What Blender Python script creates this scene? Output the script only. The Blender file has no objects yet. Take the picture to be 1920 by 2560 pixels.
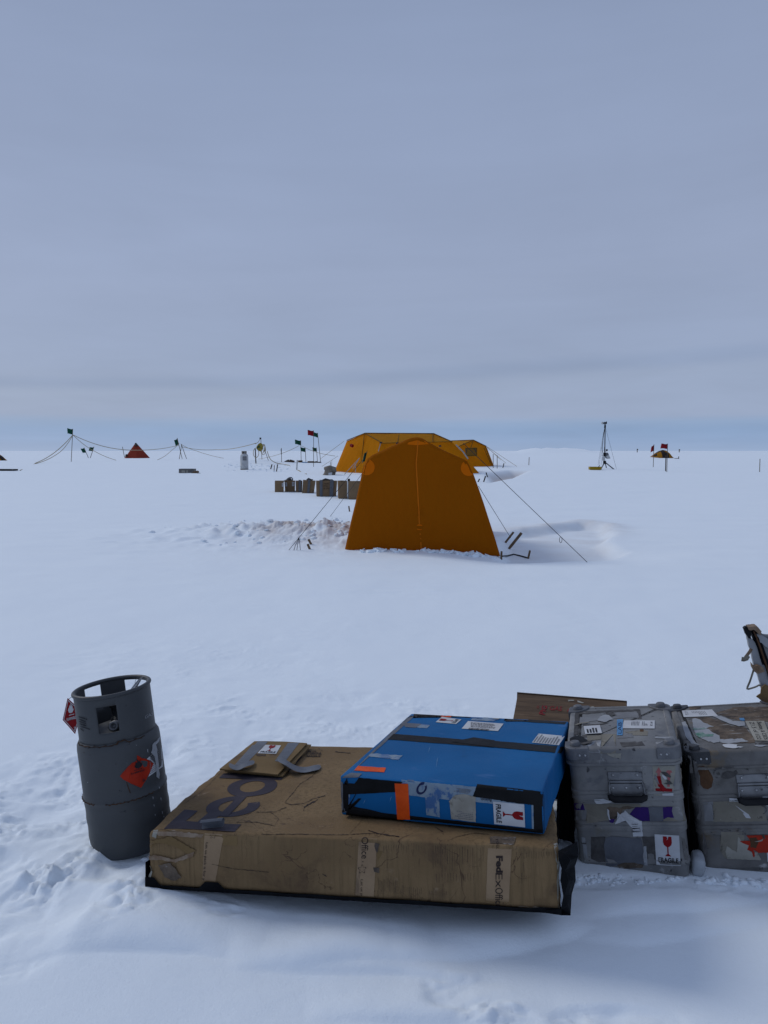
import bpy, bmesh, math, random
import numpy as np
from mathutils import Vector, Matrix
from mathutils.bvhtree import BVHTree
random.seed(7)
scene = bpy.context.scene
C = scene.collection

# ------------------------------------------------------------------ camera, sky, sun
F, W, HH, CAMH = 1923.0, 1920.0, 2560.0, 1.6
HOR = 1127.0
PITCH = math.atan((HH/2-HOR)/F)
cam = bpy.data.cameras.new('camera'); camo = bpy.data.objects.new('camera', cam); C.objects.link(camo)
camo.location = (0, 0, CAMH); camo.rotation_euler = (math.pi/2-PITCH, 0, 0)
cam.sensor_fit = 'HORIZONTAL'; cam.sensor_width = 36; cam.lens = F/W*36
cam.clip_start = .05; cam.clip_end = 30000
scene.camera = camo

def lin(r, g, b):
    f = lambda c: (c/255/12.92) if c <= 10 else ((c/255+.055)/1.055)**2.4
    return (f(r), f(g), f(b))

world = bpy.data.worlds.new('World'); scene.world = world; world.use_nodes = True
SUN_EL, SUN_AZ = 36, -58      # azimuth from +Y, clockwise
def build_world():
    nt = world.node_tree; N = nt.nodes; L = nt.links; N.clear()
    out = N.new('ShaderNodeOutputWorld'); bg = N.new('ShaderNodeBackground'); L.new(bg.outputs[0], out.inputs[0])
    bg.inputs['Strength'].default_value = .1
    sky = N.new('ShaderNodeTexSky'); sky.sky_type = 'NISHITA'; sky.sun_disc = False
    sky.sun_elevation = math.radians(SUN_EL); sky.sun_rotation = math.radians(SUN_AZ)
    tc = N.new('ShaderNodeTexCoord'); nm = N.new('ShaderNodeVectorMath'); nm.operation = 'NORMALIZE'
    L.new(tc.outputs['Generated'], nm.inputs[0])
    sp = N.new('ShaderNodeSeparateXYZ'); L.new(nm.outputs[0], sp.inputs[0])
    def math_(op, a, b=None, clamp=False):
        m = N.new('ShaderNodeMath'); m.operation = op; m.use_clamp = clamp
        for i, v in enumerate((a, b)):
            if v is None: continue
            if isinstance(v, (int, float)): m.inputs[i].default_value = v
            else: L.new(v, m.inputs[i])
        return m.outputs[0]
    z = math_('ABSOLUTE', sp.outputs[2])
    def noise(vec, scale, detail, rough=.5, dist=0):
        n = N.new('ShaderNodeTexNoise'); n.inputs['Scale'].default_value = scale
        n.inputs['Detail'].default_value = detail; n.inputs['Roughness'].default_value = rough
        n.inputs['Distortion'].default_value = dist; L.new(vec, n.inputs['Vector']); return n.outputs['Fac']
    def comb(x, y, zz):
        c = N.new('ShaderNodeCombineXYZ')
        for i, v in enumerate((x, y, zz)):
            if isinstance(v, (int, float)): c.inputs[i].default_value = v
            else: L.new(v, c.inputs[i])
        return c.outputs[0]
    # horizontally drawn-out streaks of a stratus deck (direction-space, right for a far deck)
    zt = math_('ADD', z, math_('MULTIPLY', sp.outputs[0], -.045))
    n1 = noise(comb(math_('MULTIPLY', sp.outputs[0], 1.3), math_('MULTIPLY', sp.outputs[1], 1.3), math_('MULTIPLY', zt, 13)), 1.0, 5, .55, .3)
    inv = math_('DIVIDE', 1.0, math_('ADD', z, .10))
    n2 = noise(comb(math_('MULTIPLY', sp.outputs[0], inv), math_('MULTIPLY', sp.outputs[1], inv), 0), .8, 6, .55, .4)
    warp = math_('MULTIPLY', math_('SUBTRACT', n1, .5), .018)
    tilt = math_('MULTIPLY', math_('MULTIPLY', sp.outputs[0], -.05), math_('MINIMUM', math_('MULTIPLY', math_('MAXIMUM', math_('SUBTRACT', z, .05), 0.0), 25.0), 1.0))
    zw = math_('ADD', math_('ADD', z, tilt), math_('MULTIPLY', warp, math_('MINIMUM', math_('MULTIPLY', z, 8.0), 1.0)))
    ramp = N.new('ShaderNodeValToRGB'); L.new(zw, ramp.inputs[0]); cr = ramp.color_ramp
    stops = [(0, (152, 173, 206)), (.012, (143, 167, 203)), (.026, (136, 162, 199)), (.036, (141, 164, 198)), (.044, (151, 166, 195)),
             (.080, (151, 165, 192)), (.092, (143, 158, 187)), (.099, (144, 159, 188)), (.108, (149, 163, 191)), (.2, (152, 165, 193)), (.35, (147, 161, 190)), (.55, (138, 153, 183)), (1, (148, 161, 190))]
    while len(cr.elements) < len(stops): cr.elements.new(.5)
    for e, (p, c) in zip(cr.elements, stops):
        e.position = p; e.color = (*lin(*c), 1)
    k = math_('ADD', 1.0, math_('ADD', math_('MULTIPLY', math_('SUBTRACT', n2, .5), .22), math_('MULTIPLY', math_('SUBTRACT', n1, .5), .18)))
    k = math_('MULTIPLY', k, 10.0)
    sc = N.new('ShaderNodeVectorMath'); sc.operation = 'SCALE'; L.new(ramp.outputs[0], sc.inputs[0]); L.new(k, sc.inputs['Scale'])
    mx = N.new('ShaderNodeMix'); mx.data_type = 'RGBA'; mx.inputs['Factor'].default_value = .94
    L.new(sky.outputs[0], mx.inputs['A']); L.new(sc.outputs[0], mx.inputs['B'])
    L.new(mx.outputs['Result'], bg.inputs['Color'])
build_world()

sun = bpy.data.lights.new('sun', 'SUN'); sun.energy = 1.15; sun.angle = math.radians(18); sun.color = (1, .975, .94)
suno = bpy.data.objects.new('sun', sun); C.objects.link(suno)
_az, _el = math.radians(SUN_AZ), math.radians(SUN_EL)
sd = Vector((math.sin(_az)*math.cos(_el), math.cos(_az)*math.cos(_el), math.sin(_el)))
suno.rotation_euler = sd.to_track_quat('Z', 'Y').to_euler()
vs = scene.view_settings; vs.view_transform = 'Standard'; vs.look = 'None'; vs.gamma = 1; vs.exposure = 0; vs.use_curve_mapping = False
scene.cycles.max_bounces = 8

# ------------------------------------------------------------------ numeric noise and the ground's height
_rng = np.random.RandomState(11); _perm = np.tile(_rng.permutation(256), 3)
_ang = _rng.rand(256)*2*np.pi; _gx, _gy = np.cos(_ang), np.sin(_ang)
def perlin(x, y, seed=0):
    xi = np.floor(x).astype(np.int64); yi = np.floor(y).astype(np.int64); xf = x-xi; yf = y-yi
    u = xf*xf*xf*(xf*(xf*6-15)+10); v = yf*yf*yf*(yf*(yf*6-15)+10)
    def g(ix, iy, fx, fy):
        h = _perm[(_perm[(ix+seed*17) & 255]+iy) & 255]
        return _gx[h]*fx+_gy[h]*fy
    a = g(xi, yi, xf, yf); b = g(xi+1, yi, xf-1, yf); c = g(xi, yi+1, xf, yf-1); d = g(xi+1, yi+1, xf-1, yf-1)
    return (a+(b-a)*u)+((c+(d-c)*u)-(a+(b-a)*u))*v
def fbm(x, y, oct=4, seed=0, gain=.5):
    s = 0; a = 1
    for i in range(oct):
        s = s+a*perlin(x*2**i, y*2**i, seed+i); a *= gain
    return s
def sst(a, b, x):
    t = np.clip((x-a)/(b-a), 0, 1); return t*t*(3-2*t)
def pix_dir(px, py):
    dx = (px-W/2)/F; dv = (py-HH/2)/F
    c, s = math.cos(PITCH), math.sin(PITCH)
    return np.array([dx, c-dv*s, -s-dv*c])     # not normalised
def P(px, py, Y):                               # the point seen at a pixel, at distance Y along +Y
    d = pix_dir(px, py); t = Y/d[1]
    return Vector((d[0]*t, Y, CAMH+d[2]*t))
def flat(px, py, z=0.):
    d = pix_dir(px, py); t = (z-CAMH)/d[2]; return (d[0]*t, d[1]*t)

NEAR = [(1.0, 2.6, -.045), (1.6, 2.6, -.035), (.3, 2.25, -.025), (1.2, 2.3, -.03), (2.1, 2.5, -.03), (1.7, 2.2, -.02), (-1.02, 2.82, .065), (-1.2, 2.9, .05), (-1.0, 3.0, .05), (-.8, 2.6, .045), (-.4, 2.6, .015), (0, 2.55, -.01), (.4, 2.5, -.03), (.7, 2.55, -.03), (.8, 2.93, -.06), (1.15, 2.85, -.055),
        (1.35, 2.95, -.045), (1.8, 2.8, -.01), (-.3, 3.2, -.03), (.3, 3.2, -.04), (1.2, 3.4, -.04), (-.5, 3.75, -.03), (.5, 3.8, -.03), (-1.6, 3.0, .04), (2.3, 3.0, 0)]
def seg_d(x, y, pts):
    """distance beyond (plus) or before (minus) an open polyline, and weight that fades at its ends"""
    best = np.full(np.shape(x), 1e9); sgn = np.ones(np.shape(x)); tt = np.zeros(np.shape(x)); n = len(pts)-1
    for i in range(n):
        ax, ay = pts[i]; bx, by = pts[i+1]; vx, vy = bx-ax, by-ay; L2 = vx*vx+vy*vy
        t = np.clip(((x-ax)*vx+(y-ay)*vy)/L2, 0, 1); dx = x-(ax+vx*t); dy = y-(ay+vy*t); d = np.hypot(dx, dy)
        cr = np.sign(vx*(y-ay)-vy*(x-ax)); m = d < best
        best = np.where(m, d, best); sgn = np.where(m, cr, sgn); tt = np.where(m, (i+t)/n, tt)
    return best*sgn, tt
def px_line(l, z=0): return [flat(a, b, z) for a, b in l]
DRIFTS = [(px_line([(20, 2412), (150, 2402), (330, 2396), (480, 2398), (640, 2412)]), .035, .22),
          (px_line([(560, 2432), (760, 2424), (900, 2408), (1010, 2404), (1100, 2396)]), .03, .20),
          (px_line([(990, 2412), (1140, 2396), (1300, 2372), (1420, 2340), (1500, 2300)]), .034, .20),
          (px_line([(560, 2432), (800, 2434), (1010, 2428), (1200, 2452)]), .018, .10),
          (px_line([(760, 2552), (960, 2549), (1200, 2551), (1400, 2556)]), .02, .10),
          (px_line([(1430, 2290), (1600, 2268), (1760, 2262), (1960, 2225)]), .02, .15),
          (px_line([(1380, 2330), (1600, 2345), (1800, 2310), (1990, 2280)]), .014, .16),
          (px_line([(340, 2262), (450, 2238), (600, 2232)]), .03, .12),
          ]
TENT_Y = 12.25
BUMPS = [  # x,y centre px, radii px, height: trodden, crumbly patches
    (130, 2270, 270, 130, .055), (60, 2060, 300, 120, .050), (330, 2190, 170, 70, .038), (250, 1930, 330, 80, .035), (700, 1800, 560, 80, .018), (420, 1650, 500, 70, .009), (60, 2400, 120, 70, .02),
    (1170, 2470, 130, 55, .035), (1230, 2540, 120, 45, .045), (1530, 2540, 170, 45, .04), (1560, 2188, 180, 26, .022), (1850, 2195, 160, 24, .03), (560, 2290, 90, 34, .025)]
def poly_in(x, y, poly):
    """signed distance to a polygon, plus inside"""
    best = np.full(np.shape(x), 1e9); ins = np.zeros(np.shape(x), bool); n = len(poly)
    for i in range(n):
        ax, ay = poly[i]; bx, by = poly[(i+1) % n]; vx, vy = bx-ax, by-ay
        t = np.clip(((x-ax)*vx+(y-ay)*vy)/(vx*vx+vy*vy+1e-12), 0, 1)
        best = np.minimum(best, np.hypot(x-(ax+vx*t), y-(ay+vy*t)))
        c = ((ay > y) != (by > y)) & (x < (bx-ax)*(y-ay)/((by-ay) if abs(by-ay) > 1e-9 else 1e-9)+ax); ins ^= c
    return np.where(ins, best, -best)
TRENCH = px_line([(1235, 1345), (1290, 1322), (1390, 1312), (1455, 1304), (1520, 1312), (1545, 1335), (1520, 1352), (1580, 1372), (1500, 1392), (1400, 1398), (1290, 1402), (1240, 1400)], .0)
HOLLOW = px_line([(1205, 1188), (1270, 1183), (1330, 1184), (1290, 1196), (1215, 1205)], .3)
def height(x, y, fine=True, want_dirt=False):
    x = np.asarray(x, float); y = np.asarray(y, float)
    h = .72*sst(14, 62, y)
    h = h+.05*sst(5, 25, y)*fbm(x/14, y/14, 3, 3)
    # near ground follows what was dug and laid there
    num = 0; den = .35
    for (a, b, c) in NEAR:
        w = np.exp(-((x-a)**2+(y-b)**2)/(2*.22**2)); num = num+w*c; den = den+w
    h = h+num/den
    near = 1-sst(6, 9, y)
    for pts, amp, wd in DRIFTS:
        wd = wd*.55
        d, t = seg_d(x, y, pts)
        fade = np.sin(np.pi*np.clip(t, 0, 1))**.9
        prof = np.where(d > 0, (d/wd)*np.exp(1-np.clip(d, 0, 9)/wd), 0)
        prof2 = np.where(d <= 0, .0, prof)
        h = h+1.15*amp*fade*prof2*near
    # bank of shovelled snow left of the front tent
    bx, by = flat(800, 1350)
    u = (x-bx); v = (y-by)
    bank = np.exp(-((v-.35-.25*(-u))/1.0)**2)*sst(-5.0, .2, u)*(1-sst(.6, 1.4, u))
    h = h+.26*bank
    # dug-out hollow right of the front tent
    sd1 = poly_in(x, y, TRENCH); sd1 = sd1+.10*fbm(x*1.6, y*1.6, 2, 31)
    front = sst(-.2, 1.1, y-flat(1400, 1400)[1])
    hol = sst(0, .30, sd1)*front
    h = h-.15*hol
    lip = np.exp(-((sd1+.12)/.16)**2)*sst(flat(1400, 1345)[1]-.2, flat(1400, 1310)[1], y)*sst(1.8, 4.6, x)
    h = h+.03*lip
    sd2 = poly_in(x, y, HOLLOW); h = h-.45*sst(0, .9, sd2)
    # drifted snow against the front tent
    tx = .61; ty = TENT_Y-.16
    h = h-.10*sst(.7, 1.9, x)*np.exp(-((y-TENT_Y+.2)/.9)**2)*(1-sst(3.5, 5, x))
    h = h+.022*(1+.8*fbm(x*4,y*4,2,55))*np.exp(-((x-tx)/1.6)**4-((y-ty-.02)/.28)**2)*sst(-1.2, -.5, x-tx)
    # far pile of snow on the horizon
    mx, my = (1385-960)/F*300, 300.
    h = h+(2.0*np.exp(-((x-mx)/15)**4-((y-my)/12)**2))*(1+.35*fbm(x/5, y/5, 3, 9))
    # churned mound by the rope coil
    cx, cy = flat(640, 1168, .4)
    h = h+.22*np.exp(-((x-cx)/2.6)**2-((y-cy)/1.2)**2)*(1+.6*fbm(x*1.2, y*1.2, 2, 13))
    if fine:
        h = h+.012*fbm(x/.9, y/1.3, 3, 20)+.0026*fbm(x/.16, y/.11, 3, 25, .6)*(1-sst(8, 14, y))*np.clip(.6+1.6*perlin(x/1.1, y/.9, 28), .1, 1.5)
        h = h+.0055*sst(3.6, 5, y)*(1-sst(11, 18, y))*fbm(x/.55+y*.3, y/.20, 3, 71, .6)*np.clip(.2+2.2*perlin(x/1.9, y/1.6, 73), 0, 1.4)
        h = h+.022*sst(6, 12, y)*fbm(x/2.6, y/.9, 3, 41)                # wind-scoured ripples
        m = (y < 7) & (y > .5) & (np.abs(x) < 4)
        if m.any():
            xs, ys = x[m], y[m]; add = np.zeros(xs.shape)
            for (px, py, rx, ry, amp) in BUMPS:
                c = flat(px, py); e1 = flat(px+rx, py); e2 = flat(px, py-ry)
                r = np.sqrt(((xs-c[0])/(e1[0]-c[0]))**2+((ys-c[1])/(e2[1]-c[1]))**2)
                r = r+.35*fbm(xs*5, ys*5, 2, 77)
                mk = 1-sst(.55, 1.05, r)
                sd_ = int(px) % 50; wx = xs+.05*perlin(xs*7, ys*7, sd_+3); wy = ys+.05*perlin(xs*7, ys*7, sd_+9)
                c1 = fbm(wx/.42, wy/.34, 3, sd_, .5); c2 = np.abs(fbm(wx/.13, wy/.11, 3, sd_+5, .6)); c3 = np.abs(perlin(wx/.038, wy/.034, sd_+11))
                rough = np.clip(.35+1.6*perlin(xs*3.1, ys*3.1, sd_+20), .08, 1.2)
                add += 1.35*amp*mk*(.75*c1+rough*(.75*c2+.62*c3)-.2)
            h = h.copy() if isinstance(h, np.ndarray) else h
            h[m] += add
        m = (y > 10) & (y < 19) & (x > -8) & (x < 4)
        if m.any():
            xs, ys = x[m], y[m]
            u = xs-bx; v = ys-by
            mk = np.exp(-((v-.6)/1.5)**2)*sst(-5.2, -2, u)*(1-sst(.5, 1.3, u))
            mk = mk*(.5+.9*np.clip(fbm(xs/.9, ys/.9, 2, 60)+.3, 0, 1))
            h[m] += mk*(.17*np.abs(fbm(xs/.42, ys/.42, 4, 61, .55))-.02)
    if not want_dirt: return h
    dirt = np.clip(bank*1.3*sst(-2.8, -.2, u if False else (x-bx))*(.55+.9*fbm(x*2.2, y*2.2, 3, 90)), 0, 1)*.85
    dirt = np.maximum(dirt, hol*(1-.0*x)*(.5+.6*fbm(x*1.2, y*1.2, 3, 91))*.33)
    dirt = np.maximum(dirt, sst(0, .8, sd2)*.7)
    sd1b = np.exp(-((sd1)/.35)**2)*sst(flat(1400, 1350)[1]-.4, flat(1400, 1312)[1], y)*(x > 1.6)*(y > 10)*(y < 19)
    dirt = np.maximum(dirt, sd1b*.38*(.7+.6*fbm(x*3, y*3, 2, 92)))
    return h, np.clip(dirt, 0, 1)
FOOT = [(60, 2120), (190, 2010), (110, 1900), (330, 2330), (520, 1760), (640, 1700), (820, 1640), (830, 1560), (700, 1755), (560, 1820), (60, 2350), (150, 2200), (20, 1985)]

_ys = np.concatenate([np.arange(.9, 8, .01), np.geomspace(8, 900, 1500)])
def G(px, py):
    """the point on the ground under a pixel"""
    d = pix_dir(px, py); t = _ys/d[1]; z = CAMH+d[2]*t; xx = d[0]*t
    h = height(xx, _ys, True); below = np.nonzero(z < h)[0]
    i = below[0] if len(below) else len(_ys)-1
    return Vector((xx[i], _ys[i], h[i]))

# ------------------------------------------------------------------ materials
def new_mat(name):
    m = bpy.data.materials.new(name); m.use_nodes = True
    nt = m.node_tree; b = nt.nodes['Principled BSDF']; return m, nt, b
def pmat(name, col, col2=None, scale=6, rough=.6, metal=0, bump=0, bscale=60, stretch=(1, 1, 1), stains=(), lines=None, spec=.16, rough2=None):
    """procedural material: two-tone noise, worn patches, fine relief; col are linear albedos"""
    m, nt, b = new_mat(name); N, L = nt.nodes, nt.links
    tc = N.new('ShaderNodeTexCoord'); mp = N.new('ShaderNodeMapping'); L.new(tc.outputs['Object'], mp.inputs[0]); mp.inputs['Scale'].default_value = stretch
    def noise(sc, det=5, rg=.55, vec=None, dist=0):
        n = N.new('ShaderNodeTexNoise'); n.inputs['Scale'].default_value = sc; n.inputs['Detail'].default_value = det
        n.inputs['Roughness'].default_value = rg; n.inputs['Distortion'].default_value = dist; L.new(vec or mp.outputs[0], n.inputs['Vector']); return n.outputs['Fac']
    def mix(f, a, bb):
        x = N.new('ShaderNodeMix'); x.data_type = 'RGBA'
        L.new(f, x.inputs['Factor'])
        for s, v in (('A', a), ('B', bb)):
            if isinstance(v, tuple): x.inputs[s].default_value = (*v, 1)
            else: L.new(v, x.inputs[s])
        return x.outputs['Result']
    def rmp(f, lo, hi):
        r = N.new('ShaderNodeMapRange'); r.inputs['From Min'].default_value = lo; r.inputs['From Max'].default_value = hi; r.clamp = True
        r.interpolation_type = 'SMOOTHSTEP'; L.new(f, r.inputs['Value']); return r.outputs['Result']
    n0 = noise(scale); c = mix(rmp(n0, .3, .7), col, col2 or tuple(v*.8 for v in col))
    for st in stains:
        sc, sr, lo, hi = st[:4]; off = st[4] if len(st) > 4 else 0; strm = st[5] if len(st) > 5 else (1, 1, 1)
        mp2 = N.new('ShaderNodeMapping'); L.new(tc.outputs['Object'], mp2.inputs[0]); mp2.inputs['Location'].default_value = (off, off*.7, off*.3); mp2.inputs['Scale'].default_value = strm
        f = rmp(noise(sr, 6, .65, mp2.outputs[0], .3), lo, hi); c = mix(f, c, sc)
    if lines:   # thin wandering creases: narrow band of a noise field
        for (lc, ls, wdt, off) in lines:
            mp3 = N.new('ShaderNodeMapping'); L.new(tc.outputs['Object'], mp3.inputs[0]); mp3.inputs['Location'].default_value = (off, off, off)
            n = noise(ls, 5, .5, mp3.outputs[0], .8); a = N.new('ShaderNodeMath'); a.operation = 'SUBTRACT'; L.new(n, a.inputs[0]); a.inputs[1].default_value = .5
            ab = N.new('ShaderNodeMath'); ab.operation = 'ABSOLUTE'; L.new(a.outputs[0], ab.inputs[0])
            f = rmp(ab.outputs[0], wdt, 0); gate = rmp(noise(ls*1.7, 2, .5, mp3.outputs[0]), .48, .6)
            mu = N.new('ShaderNodeMath'); mu.operation = 'MULTIPLY'; L.new(f, mu.inputs[0]); L.new(gate, mu.inputs[1]); c = mix(mu.outputs[0], c, lc)
    L.new(c, b.inputs['Base Color'])
    b.inputs['Metallic'].default_value = metal; b.inputs['Specular IOR Level'].default_value = spec
    if rough2 is not None:
        r = N.new('ShaderNodeMapRange'); L.new(noise(scale*2.3), r.inputs['Value']); r.inputs['From Min'].default_value = .3; r.inputs['From Max'].default_value = .7
        r.inputs['To Min'].default_value = rough; r.inputs['To Max'].default_value = rough2; L.new(r.outputs[0], b.inputs['Roughness'])
    else: b.inputs['Roughness'].default_value = rough
    if bump:
        bp = N.new('ShaderNodeBump'); bp.inputs['Strength'].default_value = bump; bp.inputs['Distance'].default_value = .004
        L.new(noise(bscale, 6, .6), bp.inputs['Height']); L.new(bp.outputs[0], b.inputs['Normal'])
    return m

def snow_mat():
    m, nt, b = new_mat('snow'); N, L = nt.nodes, nt.links
    tc = N.new('ShaderNodeTexCoord'); at = N.new('ShaderNodeAttribute'); at.attribute_name = 'dirt'
    n = N.new('ShaderNodeTexNoise'); n.inputs['Scale'].default_value = 1.2; n.inputs['Detail'].default_value = 8; L.new(tc.outputs['Object'], n.inputs['Vector'])
    x = N.new('ShaderNodeMix'); x.data_type = 'RGBA'; L.new(n.outputs['Fac'], x.inputs['Factor']); x.inputs['A'].default_value = (.81, .885, .95, 1); x.inputs['B'].default_value = (.85, .92, .97, 1)
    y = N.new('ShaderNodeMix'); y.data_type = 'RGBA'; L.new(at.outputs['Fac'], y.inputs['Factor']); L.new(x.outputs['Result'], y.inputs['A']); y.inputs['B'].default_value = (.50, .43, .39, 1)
    L.new(y.outputs['Result'], b.inputs['Base Color']); b.inputs['Roughness'].default_value = .75; b.inputs['Specular IOR Level'].default_value = .2
    n2 = N.new('ShaderNodeTexNoise'); n2.inputs['Scale'].default_value = 70; n2.inputs['Detail'].default_value = 10; n2.inputs['Roughness'].default_value = .78; L.new(tc.outputs['Object'], n2.inputs['Vector'])
    bp = N.new('ShaderNodeBump'); bp.inputs['Strength'].default_value = .5; bp.inputs['Distance'].default_value = .007; L.new(n2.outputs['Fac'], bp.inputs['Height']); L.new(bp.outputs[0], b.inputs['Normal'])
    return m
def tent_mat(name, col, trans=.3, vary=.85):
    m, nt, b = new_mat(name); N, L = nt.nodes, nt.links
    tc = N.new('ShaderNodeTexCoord'); n = N.new('ShaderNodeTexNoise'); n.inputs['Scale'].default_value = 1.1; n.inputs['Detail'].default_value = 5; L.new(tc.outputs['Object'], n.inputs['Vector'])
    x = N.new('ShaderNodeMix'); x.data_type = 'RGBA'; L.new(n.outputs['Fac'], x.inputs['Factor']); x.inputs['A'].default_value = (*col, 1); x.inputs['B'].default_value = (*[c*vary for c in col], 1)
    L.new(x.outputs['Result'], b.inputs['Base Color']); b.inputs['Roughness'].default_value = .8; b.inputs['Specular IOR Level'].default_value = .03
    t = N.new('ShaderNodeBsdfTranslucent'); t.inputs['Color'].default_value = (min(1, col[0]*1.7), col[1]*1.5, col[2], 1)
    ms = N.new('ShaderNodeMixShader'); ms.inputs[0].default_value = trans; L.new(b.outputs[0], ms.inputs[1]); L.new(t.outputs[0], ms.inputs[2])
    n2 = N.new('ShaderNodeTexNoise'); n2.inputs['Scale'].default_value = 3; n2.inputs['Detail'].default_value = 6
    mp = N.new('ShaderNodeMapping'); mp.inputs['Scale'].default_value = (1, 1, .35); L.new(tc.outputs['Object'], mp.inputs[0]); L.new(mp.outputs[0], n2.inputs['Vector'])
    bp = N.new('ShaderNodeBump'); bp.inputs['Strength'].default_value = .75; bp.inputs['Distance'].default_value = .08; L.new(n2.outputs['Fac'], bp.inputs['Height']); L.new(bp.outputs[0], b.inputs['Normal'])
    L.new(ms.outputs[0], N['Material Output'].inputs[0]); return m

M = {}
M['snow'] = snow_mat()
M['cardboard'] = pmat('cardboard', (.225, .150, .076), (.165, .106, .052), 3.2, .8, bump=.4, bscale=180, stains=[((.10, .063, .036), 4, .56, .74, 3), ((.30, .215, .14), 9, .62, .75, 9), ((.15, .100, .050), 75, .46, .66, 1, (1, 1, .05)), ((.085, .055, .032), 60, .62, .74, 5, (1, 1, .07))],
                      lines=[((.085, .052, .030), 3.0, .005, 2.3), ((.09, .055, .032), 5.5, .005, 8.1)])
M['cardboard_plain'] = pmat('cardboard_plain', (.20, .132, .060), (.15, .098, .043), 4, .8, bump=.3, bscale=150, stains=[((.10, .065, .04), 6, .58, .7, 3)])
M['cardboard_far'] = pmat('cardboard_far', (.215, .145, .085), (.165, .11, .063), 2.2, .85, bump=.2, stains=[((.08, .055, .035), 3, .58, .7, 3)])
M['cardboard_torn'] = pmat('cardboard_torn', (.30, .24, .18), (.17, .11, .07), 22, .9, bump=.8, bscale=90)
M['tape_kraft'] = pmat('tape_kraft', (.29, .20, .115), (.235, .155, .088), 8, .5, bump=.15, bscale=90, stains=[((.15, .10, .06), 14, .58, .7, 2, (1, 1, .2))], spec=.25)
M['ink'] = pmat('ink', (.022, .014, .014), (.04, .028, .024), 60, .7)
M['ink_purple'] = pmat('ink_purple', (.046, .038, .050), (.036, .030, .040), 12, .65, stains=[((.11, .08, .06), 22, .62, .72, 4)])
M['black_plastic'] = pmat('black_plastic', (.005, .0055, .007), (.009, .010, .012), 9, .5, bump=.9, bscale=14, spec=.03, rough2=.7)
M['black_tape'] = pmat('black_tape', (.0045, .005, .006), (.010, .0105, .012), 12, .5, bump=.5, bscale=26, spec=.10)
M['grey_tape'] = pmat('grey_tape', (.115, .125, .145), (.085, .092, .108), 14, .45, bump=.4, bscale=60, spec=.25)
M['clear_tape'] = pmat('clear_tape', (.20, .27, .33), (.15, .21, .28), 20, .3, bump=.4, bscale=50, stains=[((.03, .10, .25), 18, .5, .6, 3)], spec=.3)
M['orange_tape'] = pmat('orange_tape', (.72, .085, .006), (.60, .062, .004), 20, .5, bump=.3, bscale=70)
M['blue_board'] = pmat('blue_board', (.007, .112, .295), (.005, .090, .245), 2.5, .5, bump=.15, bscale=120, stains=[((.06, .15, .34), 5, .60, .78, 3, (1, 3, 1)), ((.10, .12, .15), 28, .68, .74, 7), ((.007, .070, .185), 3.5, .56, .8, 11)], spec=.10, rough2=.6)
M['paper'] = pmat('paper', (.52, .54, .56), (.44, .45, .47), 12, .75, bump=.2, stains=[((.26, .27, .28), 9, .60, .76, 4)])
M['paper_dirty'] = pmat('paper_dirty', (.33, .32, .28), (.25, .24, .205), 14, .8, bump=.3, stains=[((.13, .12, .10), 16, .55, .68, 4)])
M['print_black'] = pmat('print_black', (.012, .013, .016), (.02, .02, .024), 50, .7)
M['print_grey'] = pmat('print_grey', (.12, .12, .13), (.18, .18, .19), 60, .7)
M['print_red'] = pmat('print_red', (.24, .004, .008), (.19, .003, .006), 30, .6)
M['print_pink'] = pmat('print_pink', (.36, .13, .13), (.30, .09, .09), 30, .7)
M['navy'] = pmat('navy', (.008, .014, .06), (.02, .03, .09), 60, .6)
M['purple'] = pmat('purple', (.030, .008, .12), (.022, .006, .09), 10, .5)
M['label_blue'] = pmat('label_blue', (.10, .26, .46), (.07, .19, .36), 30, .6)
M['alu'] = pmat('alu', (.25, .25, .245), (.155, .155, .155), 5, .42, metal=.4, bump=.35, bscale=24, rough2=.65,
                stains=[((.13, .135, .145), 7, .54, .70, 3), ((.36, .365, .37), 13, .62, .74, 5), ((.04, .04, .043), 34, .60, .70, 9), ((.17, .16, .135), 4, .6, .7, 14)])
M['alu_dirty'] = pmat('alu_dirty', (.19, .186, .18), (.115, .112, .108), 5, .5, metal=.35, bump=.5, bscale=24, rough2=.7,
                      stains=[((.11, .105, .10), 7, .52, .68, 3), ((.40, .40, .40), 12, .62, .74, 5), ((.035, .033, .033), 26, .61, .72, 9), ((.15, .12, .085), 5, .58, .7, 14)])
M['casting'] = pmat('casting', (.16, .165, .175), (.11, .112, .12), 16, .5, metal=.35, bump=.5, bscale=50, stains=[((.30, .30, .31), 22, .64, .74, 2), ((.04, .04, .045), 18, .6, .7, 8)])
M['casting_dark'] = pmat('casting_dark', (.045, .047, .052), (.075, .077, .083), 16, .5, metal=.3, bump=.5, bscale=50, stains=[((.2, .2, .21), 26, .66, .74, 2)])
M['bolt'] = pmat('bolt', (.45, .46, .47), (.30, .30, .31), 60, .35, metal=.8)
M['rubber'] = pmat('rubber', (.008, .008, .010), (.014, .014, .016), 30, .5)
M['handle_steel'] = pmat('handle_steel', (.22, .225, .235), (.15, .155, .165), 18, .45, metal=.6, bump=.2, stains=[((.06, .06, .065), 24, .6, .7, 3)])
M['residue_dark'] = pmat('residue_dark', (.055, .052, .052), (.085, .082, .08), 28, .7, bump=.5, stains=[((.17, .17, .175), 20, .6, .68, 5)])
M['residue_grey'] = pmat('residue_grey', (.20, .205, .215), (.155, .158, .165), 12, .6, bump=.3, stains=[((.10, .10, .105), 15, .6, .7, 5)])
M['residue_light'] = pmat('residue_light', (.31, .325, .345), (.25, .262, .28), 10, .55, bump=.3, stains=[((.16, .165, .175), 15, .6, .7, 5)])
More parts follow.
